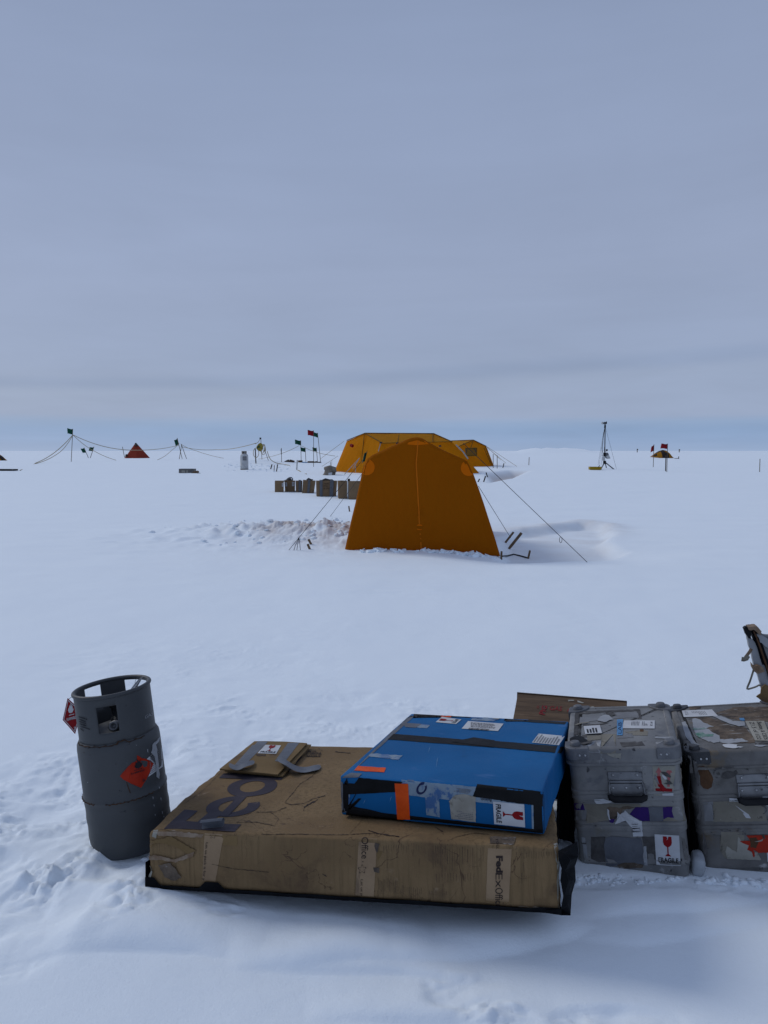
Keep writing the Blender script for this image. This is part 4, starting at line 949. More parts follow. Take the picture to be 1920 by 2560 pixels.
def metal_case(label, mat4, w, d, h, mat, cmat, seed, hx):
    r = empty('metal_case', label, 'metal case', mat4, 'metal transport cases beside the big carton')
    za, zb = .60*h, .34*h; hl = .855*h
    def band(z): return [(z-.022, 0), (z-.019, .0045), (z-.008, .005), (z-.005, .0025), (z+.004, .0025), (z+.007, .005), (z+.017, .0045), (z+.020, 0)]
    prof = [(-.04, -.004), (.004, -.003), (.010, .003), (.024, .003), (.028, 0), (.07, .0)]+band(zb)+[(zb+.04, .001), (za-.04, .0005)]+band(za)+[(za+.05, 0), (hl-.02, 0), (hl+.004, 0)]
    v, f = loft(w, d, .032, prof, wob=.0022, sd=seed); body = mesh_obj('body', v, f, mat, r, True)
    prof = [(hl, .009), (hl+.002, .0115), (hl+.010, .0115), (hl+.013, .007), (hl+.030, .006), (hl+.032, .0045), (h-.012, .004), (h-.004, .001), (h-.001, -.004), (h, -.012), (h+.0005, -.020), (h-.003, -.024), (h-.003, -.05)]
    v, f = loft(w, d, .036, prof, True, True, .0014, seed+5); lid = mesh_obj('lid', v, f, mat, r, True)
    md = lid.modifiers.new('edges', 'EDGE_SPLIT'); md.split_angle = math.radians(40); md = body.modifiers.new('edges', 'EDGE_SPLIT'); md.split_angle = math.radians(40)
    # corner castings with stacking stud and two bolts
    arc = [(.026-.037*math.cos(math.radians(a)), .026-.037*math.sin(math.radians(a))) for a in range(0, 91, 10)]
    plan = [(-.011, .072), (-.011, .055)]+arc+[(.078, -.011), (.082, -.009), (.082, .018), (.062, .045), (.045, .062), (.018, .076)]
    for (cx, cy, sx, sy) in ((0, 0, 1, 1), (w, 0, -1, 1), (0, d, 1, -1), (w, d, -1, -1)):
        T = lambda p: (cx+sx*p[0], cy+sy*p[1], p[2]); V, Fc = [], []; n = len(plan)
        c = (.03, .03)
        for (z, sc) in ((h-.043, .985), (h-.041, 1), (h-.004, 1), (h+.002, .97), (h+.0035, .90)):
            V += [T((c[0]+(x-c[0])*sc, c[1]+(y-c[1])*sc, z)) for x, y in plan]
        Fc = [(i*n+k, i*n+(k+1) % n, (i+1)*n+(k+1) % n, (i+1)*n+k) for i in range(4) for k in range(n)]+[tuple(range(4*n, 5*n)), tuple(range(n))]
        cst = mesh_obj('corner_casting', V, Fc, cmat, r)
        sv, sf = lathe([(.021, h+.002), (.0205, h+.006), (.018, h+.016), (.0165, h+.018), (.009, h+.0185)], 20); mesh_obj('stud', [(cx+sx*.030+x, cy+sy*.030+y, z) for x, y, z in sv], sf, cmat, cst, True)
        if sy > 0:
            for bx in (.045, .066):
                bv, bf = lathe([(.0048, 0), (.0048, .0015), (.003, .003)], 10); mesh_obj('bolt', [(cx+sx*(bx)+x, -.011-z, h-.024+y) for x, y, z in bv], bf, 'bolt', cst, True)
    # folding handle
    x0, x1 = hx; zt = h*.800; V, Fc = box_vf(x0, -.0045, zt-.034, x1, .0, zt); pl = mesh_obj('handle_plate', *[a for a in (V, Fc)], 'handle_steel', r)
    pl.modifiers.new('edge', 'BEVEL').width = .002
    v, f = box_vf(x0+.003, -.010, zt-.040, x1-.003, -.0045, zt-.033); mesh_obj('hinge_bar', v, f, 'handle_steel', pl)
    v, f = box_vf(x0+.006, -.006, zt-.088, x1-.004, 0, zt-.046); p2 = mesh_obj('lower_plate', v, f, 'handle_steel', pl)
    for (bx, bz) in [(x0+.02, zt-.012), (x1-.02, zt-.012), (x0+.016, zt-.062), ((x0+x1)/2, zt-.062), (x1-.016, zt-.062)]:
        bv, bf = lathe([(.005, 0), (.0045, .0025), (.002, .0035)], 10); yb = -.0045 if bz > zt-.03 else -.006
        mesh_obj('bolt', [(bx+x, yb-z, bz+y) for x, y, z in bv], bf, 'bolt', pl, True)
    V, Fc = tube([(x0+.004, -.009, zt-.040), (x0+.002, -.014, zt-.06), (x0+.001, -.020, zt-.090), (x0+.006, -.022, zt-.099), (x1-.002, -.022, zt-.099), (x1+.003, -.020, zt-.090), (x1+.000, -.014, zt-.06), (x1-.003, -.009, zt-.040)], .0034, 8)
    hw = mesh_obj('handle', V, Fc, 'handle_steel', r, True)
    V, Fc = tube([(x0+.000, -.021, zt-.083), (x0+.004, -.024, zt-.094), (x0+.018, -.025, zt-.100), (x1-.014, -.025, zt-.100), (x1, -.024, zt-.094), (x1+.004, -.021, zt-.083)], [.009, .0125, .014, .014, .0125, .009], 12); mesh_obj('grip', V, Fc, 'rubber', hw, True)
    return r, Surf(r, body, lid)
c1, s1 = metal_case('worn aluminium case right of the blue box, with red arrow and FRAGILE stickers', pose(.781, 2.946, -.044, -15.6, .69, -7), .414, .493, .474, 'alu', 'casting', 1, (.143, .273))
k = reg(1400, 1740, .208)
def up_arrows(s, q):
    st = s.quad('up_arrows_sticker', q, 'paper_dirty', .0016, 6, jag=.5); A = [(.5, 1), (.12, .72), (.34, .72), (.34, 0), (.66, 0), (.66, .72), (.88, .72)]
    s.shape('arrow', A, [tuple(range(7))], sub(q, .08, .30, .46, .96), 'print_pink', .0026, st); s.shape('arrow', A, [tuple(range(7))], sub(q, .54, .30, .92, .96), 'print_pink', .0026, st)
    s.shape('bar', [(0, 0), (1, 0), (1, 1), (0, 1)], [(0, 1, 2, 3)], sub(q, .10, .13, .92, .24), 'print_red', .0026, st); return st
q = k((1128, 1190), (1362, 1196), (1388, 838), (1110, 838)); st = up_arrows(s1, q)
s1.poly('torn_strip', k((1125, 945), (1160, 965), (1200, 1060), (1270, 1090), (1275, 1105), (1190, 1070), (1150, 1000)), 'residue_grey', .0034, jag=.6, parent=st); s1.poly('torn_strip', k((1210, 905), (1290, 915), (1335, 960), (1325, 980), (1270, 960), (1225, 925)), 'residue_dark', .0034, jag=.6, parent=st)
s1.poly('torn_strip', k((1225, 935), (1265, 960), (1290, 1000), (1260, 1000), (1225, 960)), 'paper', .0038, jag=.6, parent=st); s1.poly('torn_strip', k((1270, 990), (1330, 1020), (1355, 1050), (1310, 1060), (1240, 1050), (1290, 1035)), 'residue_dark', .0038, jag=.6, parent=st)
s1.poly('torn_strip', k((1155, 960), (1210, 960), (1225, 1050), (1280, 1110), (1240, 1150), (1180, 1080)), 'print_red', .0030, jag=.6, parent=st); s1.poly('torn_strip', k((1385, 960), (1380, 1080), (1360, 1080), (1375, 1010)), 'residue_grey', .0034, jag=.6, parent=st)
s1.poly('torn_strip', k((1225, 1170), (1362, 1162), (1362, 1196), (1230, 1192)), 'paper', .003, parent=st)
D = s1.poly
D('torn_paper', k((412, 1240), (520, 1232), (600, 1260), (590, 1222), (690, 1222), (730, 1245), (710, 1275), (620, 1272), (590, 1285), (440, 1296), (415, 1265)), 'paper', .002, jag=.6)
D('old_tape', k((720, 1235), (905, 1228), (915, 1282), (735, 1288)), 'residue_grey', .0012); D('old_tape', k((290, 1300), (965, 1300), (970, 1330), (820, 1345), (560, 1500), (300, 1530), (320, 1370)), 'residue_tan', .0010, jag=.8)
D('old_tape', k((200, 1370), (320, 1370), (320, 1470), (190, 1490)), 'residue_grey', .0014, jag=.6); D('purple_tape', k((175, 1290), (275, 1290), (300, 1370), (180, 1365)), 'purple', .0018, jag=.5)
D('old_tape', k((1240, 1330), (1500, 1320), (1510, 1500), (1240, 1505)), 'residue_tan', .0010, jag=.6); D('purple_tape', k((905, 1335), (1350, 1330), (1345, 1380), (1370, 1462), (1300, 1455), (1240, 1480), (1240, 1500), (990, 1508), (900, 1460), (838, 1420)), 'purple', .0018, jag=.6)
D('grey_tape', k((1060, 1330), (1235, 1330), (1243, 1480), (1225, 1503), (1080, 1503), (1075, 1420)), 'grey_tape', .0026); D('torn_patch', k((560, 1345), (600, 1330), (720, 1345), (800, 1320), (900, 1340), (760, 1370), (700, 1450), (650, 1500), (600, 1520), (585, 1450)), 'residue_brown', .0016, jag=1.4)
D('purple_tape', k((590, 1480), (660, 1475), (640, 1522), (600, 1520)), 'purple', .002, jag=.4); D('torn_patch', k((565, 1350), (590, 1370), (600, 1470), (625, 1495), (590, 1490), (570, 1410)), 'paper', .003, jag=.6)
tl = D('torn_label', k((690, 1385), (720, 1420), (770, 1390), (780, 1365), (830, 1420), (880, 1450), (985, 1510), (997, 1682), (880, 1684), (865, 1580), (790, 1505), (720, 1520), (660, 1540), (690, 1450)), 'paper', .003, jag=.5)
s1.text('FAGILE', k((862, 1545), (935, 1545), (932, 1530), (862, 1530)), 'print_black', .02, .004, parent=tl)
for a in (((868, 1560), (960, 1558)), ((870, 1590), (962, 1590)), ((872, 1622), (962, 1622)), ((958, 1558), (962, 1622))):
    (x0, y0), (x1, y1) = a; D('ruled_line', k((x0, y0), (x1, y1), (x1+4, y1+4), (x0, y0+5)), 'print_black', .004, parent=tl)
D('patch', k((370, 1690), (545, 1690), (545, 1990), (470, 1995), (375, 1960)), 'residue_dark', .0012, jag=.6); D('patch', k((985, 1690), (1135, 1690), (1155, 2030), (1040, 2030)), 'residue_dark', .0012, jag=.6)
gp = D('grey_patch', k((548, 1705), (600, 1685), (720, 1690), (880, 1705), (965, 1700), (985, 1730), (1015, 2020), (900, 2010), (780, 1995), (700, 2030), (600, 2050), (555, 2030), (530, 1790)), 'grey_tape', .0022, jag=.5)
D('torn_patch', k((680, 2025), (780, 1995), (900, 2000), (1000, 2030), (990, 2060), (720, 2070)), 'residue_brown', .003, jag=1); D('torn_strip', k((1005, 1800), (1035, 1798), (1055, 2030), (1010, 2030), (1000, 1920)), 'residue_light', .003, jag=.6)
fragile(s1, k((1158, 2022), (1450, 2040), (1430, 1675), (1135, 1658)))
s1.text('F', k((1448, 2012), (1468, 2014), (1466, 1952), (1448, 1950)), 'print_black', .02)
D('patch', k((260, 1690), (300, 1700), (345, 2000), (330, 2050), (300, 1990)), 'residue_light', .0012, jag=1); D('patch', k((1455, 1700), (1500, 1720), (1540, 1980), (1500, 2000)), 'alu_dirty', .0012, jag=1)
for i, (x, y, w_, h_) in enumerate([(1465, 1745, 12, 60), (1480, 1830, 10, 50), (260, 1760, 60, 20), (240, 1560, 60, 8), (270, 1280, 40, 6), (1495, 1900, 16, 40)]): D('gouge', k((x, y), (x+w_, y+3), (x+w_*.8, y+h_), (x+3, y+h_*.8)), 'residue_dark', .0014, jag=.8, seed=i)
# lid of the first case
for i, p in enumerate([((178, 235), (232, 225), (210, 465), (165, 470)), ((185, 190), (960, 160), (965, 182), (500, 200), (230, 225), (180, 235)), ((925, 185), (965, 170), (980, 272), (935, 276)), ((270, 470), (320, 470), (320, 498), (272, 500))]): D('old_black_tape', k(*p), 'residue_dark', .0012, jag=.7, seed=i)
D('torn_tape', k((450, 300), (480, 260), (540, 235), (590, 240), (640, 290), (600, 300), (560, 322), (500, 318)), 'residue_light', .004, jag=.7); D('torn_tape', k((540, 200), (640, 205), (680, 235), (620, 250), (570, 230)), 'residue_dark', .003, jag=1)
D('torn_tape', k((270, 345), (470, 340), (600, 320), (510, 345), (400, 372), (280, 370)), 'residue_dark', .002, jag=.7); D('peeled_strip', k((170, 352), (250, 330), (350, 318), (360, 326), (260, 342), (180, 362)), 'residue_tan', .004, jag=.3)
D('peeled_flap', k((118, 530), (170, 493), (270, 500), (340, 555), (400, 548), (300, 602), (200, 590), (130, 575)), 'black_tape', .006, jag=.6); D('peeled_flap', k((230, 595), (400, 550), (380, 580), (290, 605)), 'residue_dark', .008, jag=.4)
D('old_tape', k((500, 455), (672, 462), (668, 688), (485, 688), (500, 560)), 'residue_tan', .0014, jag=.4); D('old_tape', k((325, 480), (500, 475), (495, 520), (330, 545)), 'residue_tan', .0012, jag=.5); D('old_tape', k((310, 600), (400, 545), (495, 545), (480, 680), (300, 672)), 'residue_light', .0016, jag=.5)
D('old_tape', k((720, 560), (985, 548), (1020, 596), (745, 612)), 'residue_dark', .0010, jag=.5); D('old_tape', k((690, 470), (875, 452), (885, 500), (690, 512)), 'residue_grey', .0010, jag=.5)
D('old_tape', k((780, 430), (960, 412), (1060, 420), (1050, 480), (880, 470)), 'residue_tan', .0010, jag=.6); D('old_tape', k((680, 205), (930, 190), (950, 262), (640, 275)), 'residue_grey', .0012, jag=.6); D('old_tape', k((240, 260), (500, 232), (480, 290), (230, 330)), 'residue_grey', .0011, jag=.6)
D('torn_patch', k((960, 405), (1005, 405), (1005, 432), (962, 432)), 'brown_patch', .0016); D('hole', k((706, 642), (722, 638), (738, 646), (722, 654)), 'rubber', .0012)
D('torn_patch', k((565, 685), (735, 688), (730, 752), (640, 738), (575, 712)), 'paper_dirty', .002, jag=.8); D('torn_tape', k((1130, 495), (1360, 495), (1400, 540), (1380, 552), (1250, 520), (1150, 512)), 'residue_light', .002, jag=1)
q = k((750, 395), (1138, 398), (1140, 300), (768, 300)); l = s1.quad('white_label', q, 'paper', .0026, 8)
for i in range(8): 
    u = .26+.045*i if i < 6 else (.60+.05*(i-6)); s1.shape('printed_line', [(0, 0), (1, 0), (1, 1), (0, 1)], [(0, 1, 2, 3)], sub(q, u, .35, u+.018, .86), 'print_grey', .0034, l)
s1.text('55lb.', sub(q, .66, .35, .78, .60), 'print_grey', 0, .0034, parent=l); s1.text('Z2', sub(q, .86, .35, .93, .80), 'print_black', 0, .0034, parent=l)
q = k((685, 478), (752, 480), (758, 285), (685, 290)); l = s1.quad('blue_label', q, 'label_blue', .003, 4); s1.text('LABEL'[:3], rq(sub(q, .2, .1, .8, .8), 1), 'navy', 0, .0036, parent=l)
q = k((305, 472), (507, 462), (480, 365), (285, 378)); l = s1.quad('handwritten_card', q, 'paper', .006, 5); q2 = rq(q, 1); scribble(s1, sub(q2, .05, .1, .95, .9), 4, 'print_black', l, 21, eps=.0066, hh=.55)

c2, s2 = metal_case('scuffed aluminium case at the right edge, lid covered in torn labels, brown front patch', pose(1.266, 2.932, -.060, -14.12, -2.1, -8.32), .478, .634, .472, 'alu_dirty', 'casting_dark', 8, (.165, .30))
k = reg(1640, 1860, .1688); D = s2.poly
D('brown_patch', k((625, 330), (700, 320), (760, 360), (820, 440), (845, 520), (825, 640), (770, 672), (700, 650), (660, 600), (650, 480), (625, 400)), 'brown_patch', .0016, jag=.7)
for i, p in enumerate([((700, 300), (800, 280), (825, 285), (770, 315)), ((840, 385), (870, 350), (980, 340), (970, 370), (900, 370), (870, 400)), ((960, 500), (985, 430), (1060, 400), (1150, 410), (1190, 380), (1215, 430), (1150, 490), (1060, 515)), ((895, 430), (935, 410), (950, 450), (910, 462)),
                       ((850, 420), (870, 400), (860, 460)), ((1000, 350), (1150, 335), (1200, 370), (1140, 350), (1050, 365)), ((870, 480), (940, 505), (890, 500)), ((1150, 750), (1270, 748), (1200, 765)), ((760, 340), (800, 360), (800, 385)), ((940, 1270), (980, 1262), (990, 1280)), ((1060, 1275), (1110, 1270), (1110, 1290))]):
    D('torn_patch', k(*p), 'residue_dark', .0018, jag=.6, seed=i)
D('old_tape', k((700, 870), (840, 850), (850, 1140), (720, 1140)), 'residue_grey', .0012, jag=.6); D('old_tape', k((840, 850), (1575, 850), (1640, 1140), (1200, 1150), (850, 1150)), 'residue_tan', .0010, jag=.8)
tl = D('torn_label', k((1085, 798), (1230, 808), (1230, 850), (1440, 910), (1465, 960), (1350, 1000), (1400, 1095), (1330, 1090), (1260, 990), (1065, 925), (1085, 840)), 'paper', .0024, jag=.5); s2.text('DEMO', k((1090, 842), (1215, 846), (1215, 826), (1090, 822)), 'print_black', .01, .0034, parent=tl)
D('ruled_line', k((1305, 885), (1312, 885), (1312, 940), (1345, 945), (1345, 952), (1305, 948)), 'print_black', .0034, parent=tl)
D('torn_label', k((1575, 770), (1659, 765), (1659, 920), (1610, 905), (1575, 855)), 'paper', .002, jag=.5)
ring = [(.5+.5*math.cos(2*math.pi*i/36), .5+.5*math.sin(2*math.pi*i/36)) for i in range(36)]+[(.5+.42*math.cos(2*math.pi*i/36), .5+.42*math.sin(2*math.pi*i/36)) for i in range(36)]
s2.shape('stencil_ring', ring, [(i, (i+1) % 36, 36+(i+1) % 36, 36+i) for i in range(36) if i % 9], k((1480, 1040), (1640, 1040), (1640, 910), (1480, 910)), 'residue_dark', .002); s2.text('CAR', k((1500, 1100), (1580, 1102), (1580, 1065), (1500, 1062)), 'residue_dark', .01, .002); s2.text('PORT', k((868, 1110), (868, 980), (845, 980), (845, 1110)), 'residue_dark', 0, .002)
for i in range(26):
    rnd = random.Random(i*7); x, y = rnd.uniform(860, 1280), rnd.uniform(870, 1130); D('fleck', k((x, y), (x+rnd.uniform(8, 40), y+rnd.uniform(-6, 6)), (x+rnd.uniform(8, 30), y+rnd.uniform(8, 26))), ('residue_dark', 'residue_light', 'residue_brown')[i % 3], .0014, jag=.7, seed=i)
D('patch', k((960, 1300), (1300, 1310), (1320, 1700), (1040, 1700), (950, 1600)), 'residue_tan', .0010, jag=.8)
D('cream_torn_label', k((1215, 1365), (1240, 1400), (1260, 1450), (1380, 1500), (1350, 1560), (1420, 1600), (1450, 1680), (1460, 1600), (1500, 1600), (1555, 1700), (1545, 1716), (1050, 1696), (1030, 1590), (1050, 1508), (1130, 1560), (1195, 1600), (1205, 1480)), 'paper_dirty', .0024, jag=.6)
D('red_torn_label', k((1240, 1430), (1400, 1430), (1340, 1345), (1700, 1345), (1850, 1350), (1850, 1600), (1520, 1606), (1440, 1560), (1465, 1660), (1440, 1675), (1420, 1590), (1350, 1560), (1375, 1500), (1270, 1460)), 'sticker_orange', .0030, jag=.8)
D('torn_patch', k((1450, 1440), (1530, 1420), (1590, 1395), (1570, 1430), (1510, 1445)), 'paper_dirty', .0036, jag=.5); D('torn_patch', k((1380, 1380), (1480, 1370), (1520, 1430), (1480, 1540), (1400, 1520)), 'brown_patch', .0034, jag=1.2); D('torn_patch', k((1560, 1345), (1600, 1340), (1620, 1400), (1590, 1400)), 'residue_brown', .0036, jag=.5)
D('torn_label', k((1640, 1600), (1700, 1600), (1700, 1760), (1650, 1740)), 'paper', .002, jag=.4)
k = reg(1660, 1540, .1627)
D('torn_paper_layer', k((430, 1570), (700, 1555), (820, 1600), (1050, 1700), (1250, 1720), (1400, 1900), (1400, 1950), (900, 1960), (860, 1900), (800, 1800), (650, 1780), (600, 1640)), 'residue_brown', .0014, jag=1.2)
D('torn_paper_layer', k((800, 1490), (1100, 1400), (1700, 1400), (1800, 1560), (1850, 1640), (1560, 1625), (1250, 1620), (1060, 1590), (900, 1530)), 'residue_brown', .0012, jag=1.4, seed=3)
D('torn_paper_layer', k((380, 1400), (560, 1390), (560, 1430), (400, 1440)), 'residue_brown', .0012, jag=.8, seed=4)
D('torn_paper', k((440, 1580), (560, 1590), (600, 1640), (780, 1700), (650, 1730), (760, 1800), (850, 1850), (860, 1940), (760, 1960), (600, 1900), (500, 1850), (450, 1700)), 'residue_light', .0022, jag=1.6); D('green_remnant', k((440, 1730), (520, 1740), (640, 1720), (660, 1740), (560, 1752), (460, 1760)), 'residue_green', .003, jag=.8)
D('green_remnant', k((470, 1820), (520, 1800), (600, 1800), (640, 1830), (760, 1820), (755, 1860), (640, 1865), (540, 1880)), 'residue_green', .003, jag=.9, seed=5); D('torn_paper', k((750, 1550), (880, 1545), (1060, 1620), (1240, 1630), (1250, 1690), (1150, 1705), (1000, 1660)), 'residue_light', .0028, jag=.7)
D('torn_paper', k((270, 1640), (330, 1620), (450, 1900), (500, 1960), (560, 1980), (420, 1970), (330, 1850)), 'residue_light', .0014, jag=.8, seed=7)
D('blue_remnant', k((1160, 1580), (1230, 1578), (1250, 1615), (1170, 1615)), 'label_blue', .003, jag=.7); D('torn_paper', k((905, 1975), (1000, 1972), (1130, 1985), (1120, 2010), (1225, 2022), (1060, 2040), (940, 2025), (900, 2000)), 'paper', .0026, jag=.8)
D('torn_paper', k((1380, 1995), (1520, 1985), (1600, 2000), (1450, 2020)), 'residue_light', .0026, jag=.8); D('torn_tape', k((1390, 1960), (1600, 1930), (1700, 1930), (1700, 1960), (1420, 1990)), 'residue_dark', .0022, jag=.8); D('torn_paper_layer', k((850, 1905), (1200, 1890), (1300, 1930), (1000, 1960), (860, 1950)), 'residue_light', .0020, jag=1, seed=12)
q = k((305, 1562), (830, 1545), (740, 1445), (275, 1462)); l = s2.quad('white_label', q, 'paper', .003, 8)
for i in range(9): s2.shape('printed_line', [(0, 0), (1, 0), (1, 1), (0, 1)], [(0, 1, 2, 3)], sub(q, .30+.05*i, .2 if i > 3 else .55, .315+.05*i, .8), 'print_grey', .0038, l)
s2.text('Z1', sub(q, .07, .3, .16, .8), 'print_grey', 0, .0038, parent=l)
q = k((1400, 1925), (1660, 1930), (1540, 1622), (1248, 1625)); l = s2.quad('handwritten_label', q, 'residue_tan', .0034, 8); l.data.materials[0] = M['paper_dirty']
q2 = rq(q, 3); s2.text('Z1.5 of 1/22', sub(q2, .06, .18, .95, .42), 'print_black', 0, .0042, parent=l); s2.text('Beetee & CEDS', sub(q2, .06, .58, .95, .82), 'print_black', 0, .0042, parent=l)
# latch strips on the left flank of the second case
for i, (y0, z0, z1) in enumerate([(.10, .31, .40), (.30, .30, .41), (.08, .10, .18)]):
    m = Matrix.Identity(4); v, f = box_vf(-.016, y0, z0, -.008, y0+.018, z1); mesh_obj('latch', v, f, 'handle_steel', c2)
# block of ice wedged between the two cases
g = P(1740, 2165, 2.92); v, f = soft_box(.05, .10, .075, .022, (4, 5, 5), lambda v, *a: Vector(v)+Vector((.006*n3(v.x*40, v.z*40, 1)-.12*v.z*0, .006*n3(v.y*30, v.z*40, 2), .006*n3(v.x*40, v.y*40, 3))))
ice = mesh_obj('ice_block', [Matrix.Rotation(math.radians(-16), 3, 'Z')@Vector(p) for p in v], f, 'ice_grey', None, True); ice.location = (1.190, 2.85, -.045); tag(ice, 'small smooth ice block wedged at the foot between the two metal cases', 'ice block')

# ------------------------------------------------------------------ torn carton standing at the right edge
def torn_carton():
    k = reg(1660, 1540, .1627); base = P(1915, 1757, 3.42)
    r = empty('torn_carton', 'battered torn carton with loose tape standing on the far end of the large scuffed case', 'carton', base)
    def slab(nm, px, Y, th, mat, lean=0, par=None, seed=1, jag=0):
        rnd = random.Random(seed); pts = []
        n0 = len(px)
        for i in range(n0):
            a, b = px[i], px[(i+1) % n0]; kk = max(1, int(math.hypot(b[0]-a[0], b[1]-a[1])/5)) if jag else 1
            for j in range(kk): pts.append((a[0]+(b[0]-a[0])*j/kk+rnd.uniform(-jag, jag), a[1]+(b[1]-a[1])*j/kk+rnd.uniform(-jag, jag)))
        n = len(pts); V = [P(x, y, Y+lean*(1757-y)/190) for x, y in pts]; V += [v+Vector((th*.25, th, 0)) for v in V]
        o = wpart(nm, V, [tuple(range(n)), tuple(range(n, 2*n))[::-1]]+[(i, (i+1) % n, n+(i+1) % n, n+i) for i in range(n)], mat, r, parent=par); return o
    slab('side_panel', k((1262, 250), (1300, 235), (1345, 340), (1420, 440), (1470, 620), (1560, 800), (1620, 1000), (1900, 1340), (1598, 1340), (1520, 1180), (1440, 900), (1385, 760), (1345, 560), (1310, 470), (1280, 330)), 3.42, .03, 'residue_light', -.03, jag=.4)
    slab('shaded_gap', k((1300, 170), (1420, 165), (1470, 300), (1560, 560), (1660, 850), (1900, 1340), (1640, 1200), (1520, 800), (1420, 450), (1340, 240)), 3.425, .05, 'black_plastic', -.04, jag=.6, seed=2)  # black slab standing in for the shade in the gap between panels
    slab('core_edge', k((1370, 230), (1395, 240), (1480, 430), (1590, 760), (1660, 1000), (1640, 1000), (1560, 760), (1450, 430)), 3.41, .01, 'brown_patch', -.04, jag=.5, seed=8)
    slab('outer_panel', k((1420, 200), (1500, 260), (1540, 300), (1700, 310), (3200, 420), (3300, 1340), (1900, 1340), (1600, 700), (1500, 440), (1440, 300)), 3.44, .03, 'residue_grey', -.05, jag=.6, seed=3)
    slab('black_tape', k((1225, 195), (1250, 170), (1310, 165), (1345, 250), (1335, 350), (1300, 340), (1255, 280)), 3.415, .025, 'black_tape', -.035, jag=.5, seed=4)
    slab('crumpled_top', k((1290, 168), (1420, 158), (1500, 235), (1490, 300), (1440, 270), (1380, 215), (1310, 220)), 3.405, .05, 'cardboard_torn', -.04, jag=1, seed=5)
    slab('white_tape', k((1420, 270), (1500, 290), (1600, 350), (1760, 380), (1900, 420), (1760, 520), (1600, 500), (1480, 400)), 3.43, .01, 'residue_light', -.05, jag=1, seed=6)
    slab('torn_flap', k((1500, 1100), (1560, 1050), (1640, 1100), (1900, 1340), (1560, 1330), (1480, 1290), (1415, 1240), (1480, 1190)), 3.40, .006, 'cardboard_plain', -.03, jag=.7, seed=7)
    slab('torn_wad', k((1370, 770), (1450, 760), (1530, 800), (1550, 860), (1440, 890), (1385, 850), (1345, 780), (1340, 725), (1360, 740)), 3.39, .02, 'cardboard_torn', -.03, jag=.7, seed=9)
    def ribbon(px, w, mat, dy=0):
        V = []
        for i, (x, y) in enumerate(px):
            (a, b), (c, d) = px[max(0, i-1)], px[min(len(px)-1, i+1)]; L = math.hypot(c-a, d-b); nx, ny = -(d-b)/L*w/2, (c-a)/L*w/2; (q,) = k((x+nx, y+ny)); (p,) = k((x-nx, y-ny)); V += [P(*q, 3.38+dy*i), P(*p, 3.385+dy*i)]
        o = wpart('loose_tape', V, [(2*i, 2*i+1, 2*i+3, 2*i+2) for i in range(len(px)-1)], mat, r, True); o.modifiers.new('thickness', 'SOLIDIFY').thickness = .002
    ribbon([(1340, 500), (1320, 540), (1275, 600), (1245, 640)], 46, 'cardboard_torn'); ribbon([(1290, 610), (1265, 655), (1225, 665), (1190, 660)], 66, 'residue_tan', -.004)
    ribbon([(1375, 820), (1345, 920), (1315, 1010), (1280, 1090), (1275, 1120), (1295, 1125), (1380, 1100), (1420, 1085), (1455, 1065), (1490, 1072)], 26, 'residue_tan')
torn_carton()

